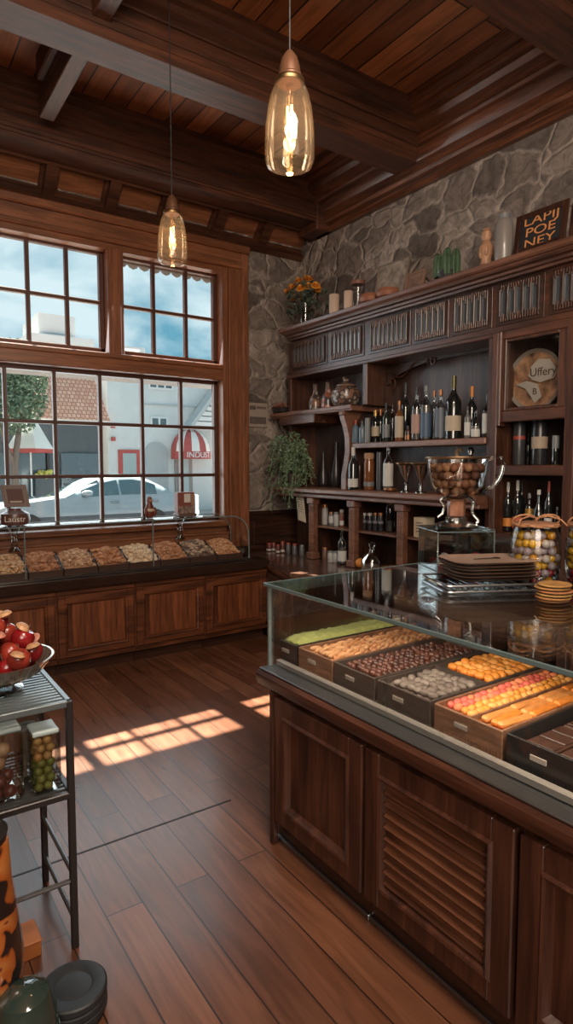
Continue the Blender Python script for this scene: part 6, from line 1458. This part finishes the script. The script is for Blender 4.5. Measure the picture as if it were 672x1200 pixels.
GJ = pri('green_jar_glass', (.03, .05, .042), .10, coat=.6, spec=.8)
gj = thing('green_glass_jar', 'dark green rounded glass jar at the bottom left corner', 'jar', (.302, 1.66, 0)); m = MB(); m.lathe([(.06, 0), (.078, .015), (.084, .08), (.080, .15), (.062, .20), (.03, .222), (0, .226)], .302, 1.66, 0, 32); part('body', m, GJ, gj)
m = MB(); m.tube([(.302+.0855*math.cos(2*PI*i/28), 1.66+.0855*math.sin(2*PI*i/28), .085) for i in range(28)], .003, 5, True); part('moulded_ring', m, GJ, gj)
DM = pri('disc_slate', (.022, .024, .026), .5, noise=.2, nscale=30)
dcx, dcy = .445, 1.745
for i in range(4):
    m = MB(); ox, oy = rg.uniform(-.006, .006), rg.uniform(-.006, .006); m.lathe([(.088, 0), (.095, .004), (.095, .019), (.09, .0225), (.06, .0225), (.052, .019), (.05, .0195), (.0, .0195)] if i == 3 else [(.086, 0), (.095, .004), (.095, .019), (.088, .0225), (0, .0225)], dcx+ox, dcy+oy, .0228*i, 40)
    single('round_disc', m, DM, 'dark round disc on the floor, '+('bottom of the stack', 'second from the bottom', 'third from the bottom', 'topmost with a raised rim')[i], 'disc', 'stack of dark discs')
ob = thing('orange_box', 'orange cardboard box on the floor under the rack behind the green jar', 'box', (.30, 2.08, 0)); m = MB(); m.box(.20, .425, 2.02, 2.13, .0006, .05, .003); part('carton', m, pri('box_orange', (.48, .16, .045), .6), ob); m = MB(); m.box(.198, .427, 2.018, 2.132, .048, .058, .003); part('lid', m, MATS['box_orange'], ob)
# ================================================================== LIGHT
w = bpy.data.worlds.new('sky'); scn.world = w; w.use_nodes = True; nt = w.node_tree; nt.nodes.clear()
o = N(nt, 'ShaderNodeOutputWorld'); bg = N(nt, 'ShaderNodeBackground'); tc = N(nt, 'ShaderNodeTexCoord')
mp = N(nt, 'ShaderNodeMapping'); mp.inputs['Scale'].default_value = (1.6, 1.6, 3.2); L(nt, tc.outputs['Generated'], mp.inputs[0])
n = N(nt, 'ShaderNodeTexNoise'); n.inputs['Scale'].default_value = 3.0; n.inputs['Detail'].default_value = 7; n.inputs['Distortion'].default_value = .4; L(nt, mp.outputs[0], n.inputs['Vector'])
r = N(nt, 'ShaderNodeValToRGB'); e = r.color_ramp.elements; e[0].position = .42; e[0].color = (.13, .36, .49, 1); e[1].position = .62; e[1].color = (.66, .80, .85, 1)
L(nt, n.outputs['Fac'], r.inputs[0]); L(nt, r.outputs[0], bg.inputs[0]); bg.inputs[1].default_value = 1.15; L(nt, bg.outputs[0], o.inputs[0])
def light(kind, name, loc, energy, col=(1, 1, 1), size=1, size_y=None, to=None, spread=None):
    l = bpy.data.lights.new(name, kind); l.energy = energy; l.color = col; ob = bpy.data.objects.new(name, l); COL.objects.link(ob); ob.location = loc
    if kind == 'AREA':
        l.size = size
        if size_y: l.shape = 'RECTANGLE'; l.size_y = size_y
        if spread: l.spread = spread
    if kind == 'POINT': l.shadow_soft_size = size
    if to: ob.rotation_euler = (Vector(to)-Vector(loc)).to_track_quat('-Z', 'Y').to_euler()
    return ob
s = bpy.data.lights.new('sun', 'SUN'); s.energy = 58; s.angle = .012; s.color = (1, .87, .72); so = bpy.data.objects.new('sun', s); COL.objects.link(so)
so.rotation_euler = Vector((.035, -.662, -1)).to_track_quat('-Z', 'Y').to_euler(); so.location = (2, 9, 9)
light('AREA', 'front_fill', (-.8, -2.2, 2.6), 130, (1, .88, .76), 2.6, 1.8, to=(2.2, 3.2, 1.2))  # added fill from behind the camera, no such lamp in the shop
light('AREA', 'island_fill', (.75, .1, 3.6), 75, (1, .84, .68), 1.0, .8, to=(1.8, 1.5, .8))  # added overhead fill for the island trays, out of view
light('AREA', 'ceiling_fill', (.4, .2, 2.7), 40, (1, .78, .58), 2.2, 2.2, to=(1.8, 3.6, 4.4))  # added upward fill that brightens the ceiling
light('AREA', 'daylight_boost', (1.75, 5.5, 2.0), 48, (.84, .94, 1.0), 2.3, 2.2, to=(1.6, 1.0, .6))  # added lamp outside the glass, strengthens the light from the sky
light('AREA', 'showcase_fill', (1.46, .95, 1.082), 9, (1, .82, .62), 2.3, .03, to=(1.85, .95, .80))  # added fill inside the case to brighten the trays
for (x, y, zb) in ((1.235, 1.765, 2.60), (1.505, 3.30, 2.735)): light('POINT', 'bulb_light', (x, y, zb+.14), 1.6, (1, .62, .28), .02)
scn.view_settings.view_transform = 'Standard'
scn.view_settings.exposure = .08
scn.cycles.max_bounces = 10; scn.cycles.transparent_max_bounces = 32; scn.cycles.glossy_bounces = 4; scn.cycles.diffuse_bounces = 4
scn.cycles.use_denoising = True; scn.cycles.sample_clamp_indirect = 6; scn.cycles.caustics_reflective = False; scn.cycles.caustics_refractive = False
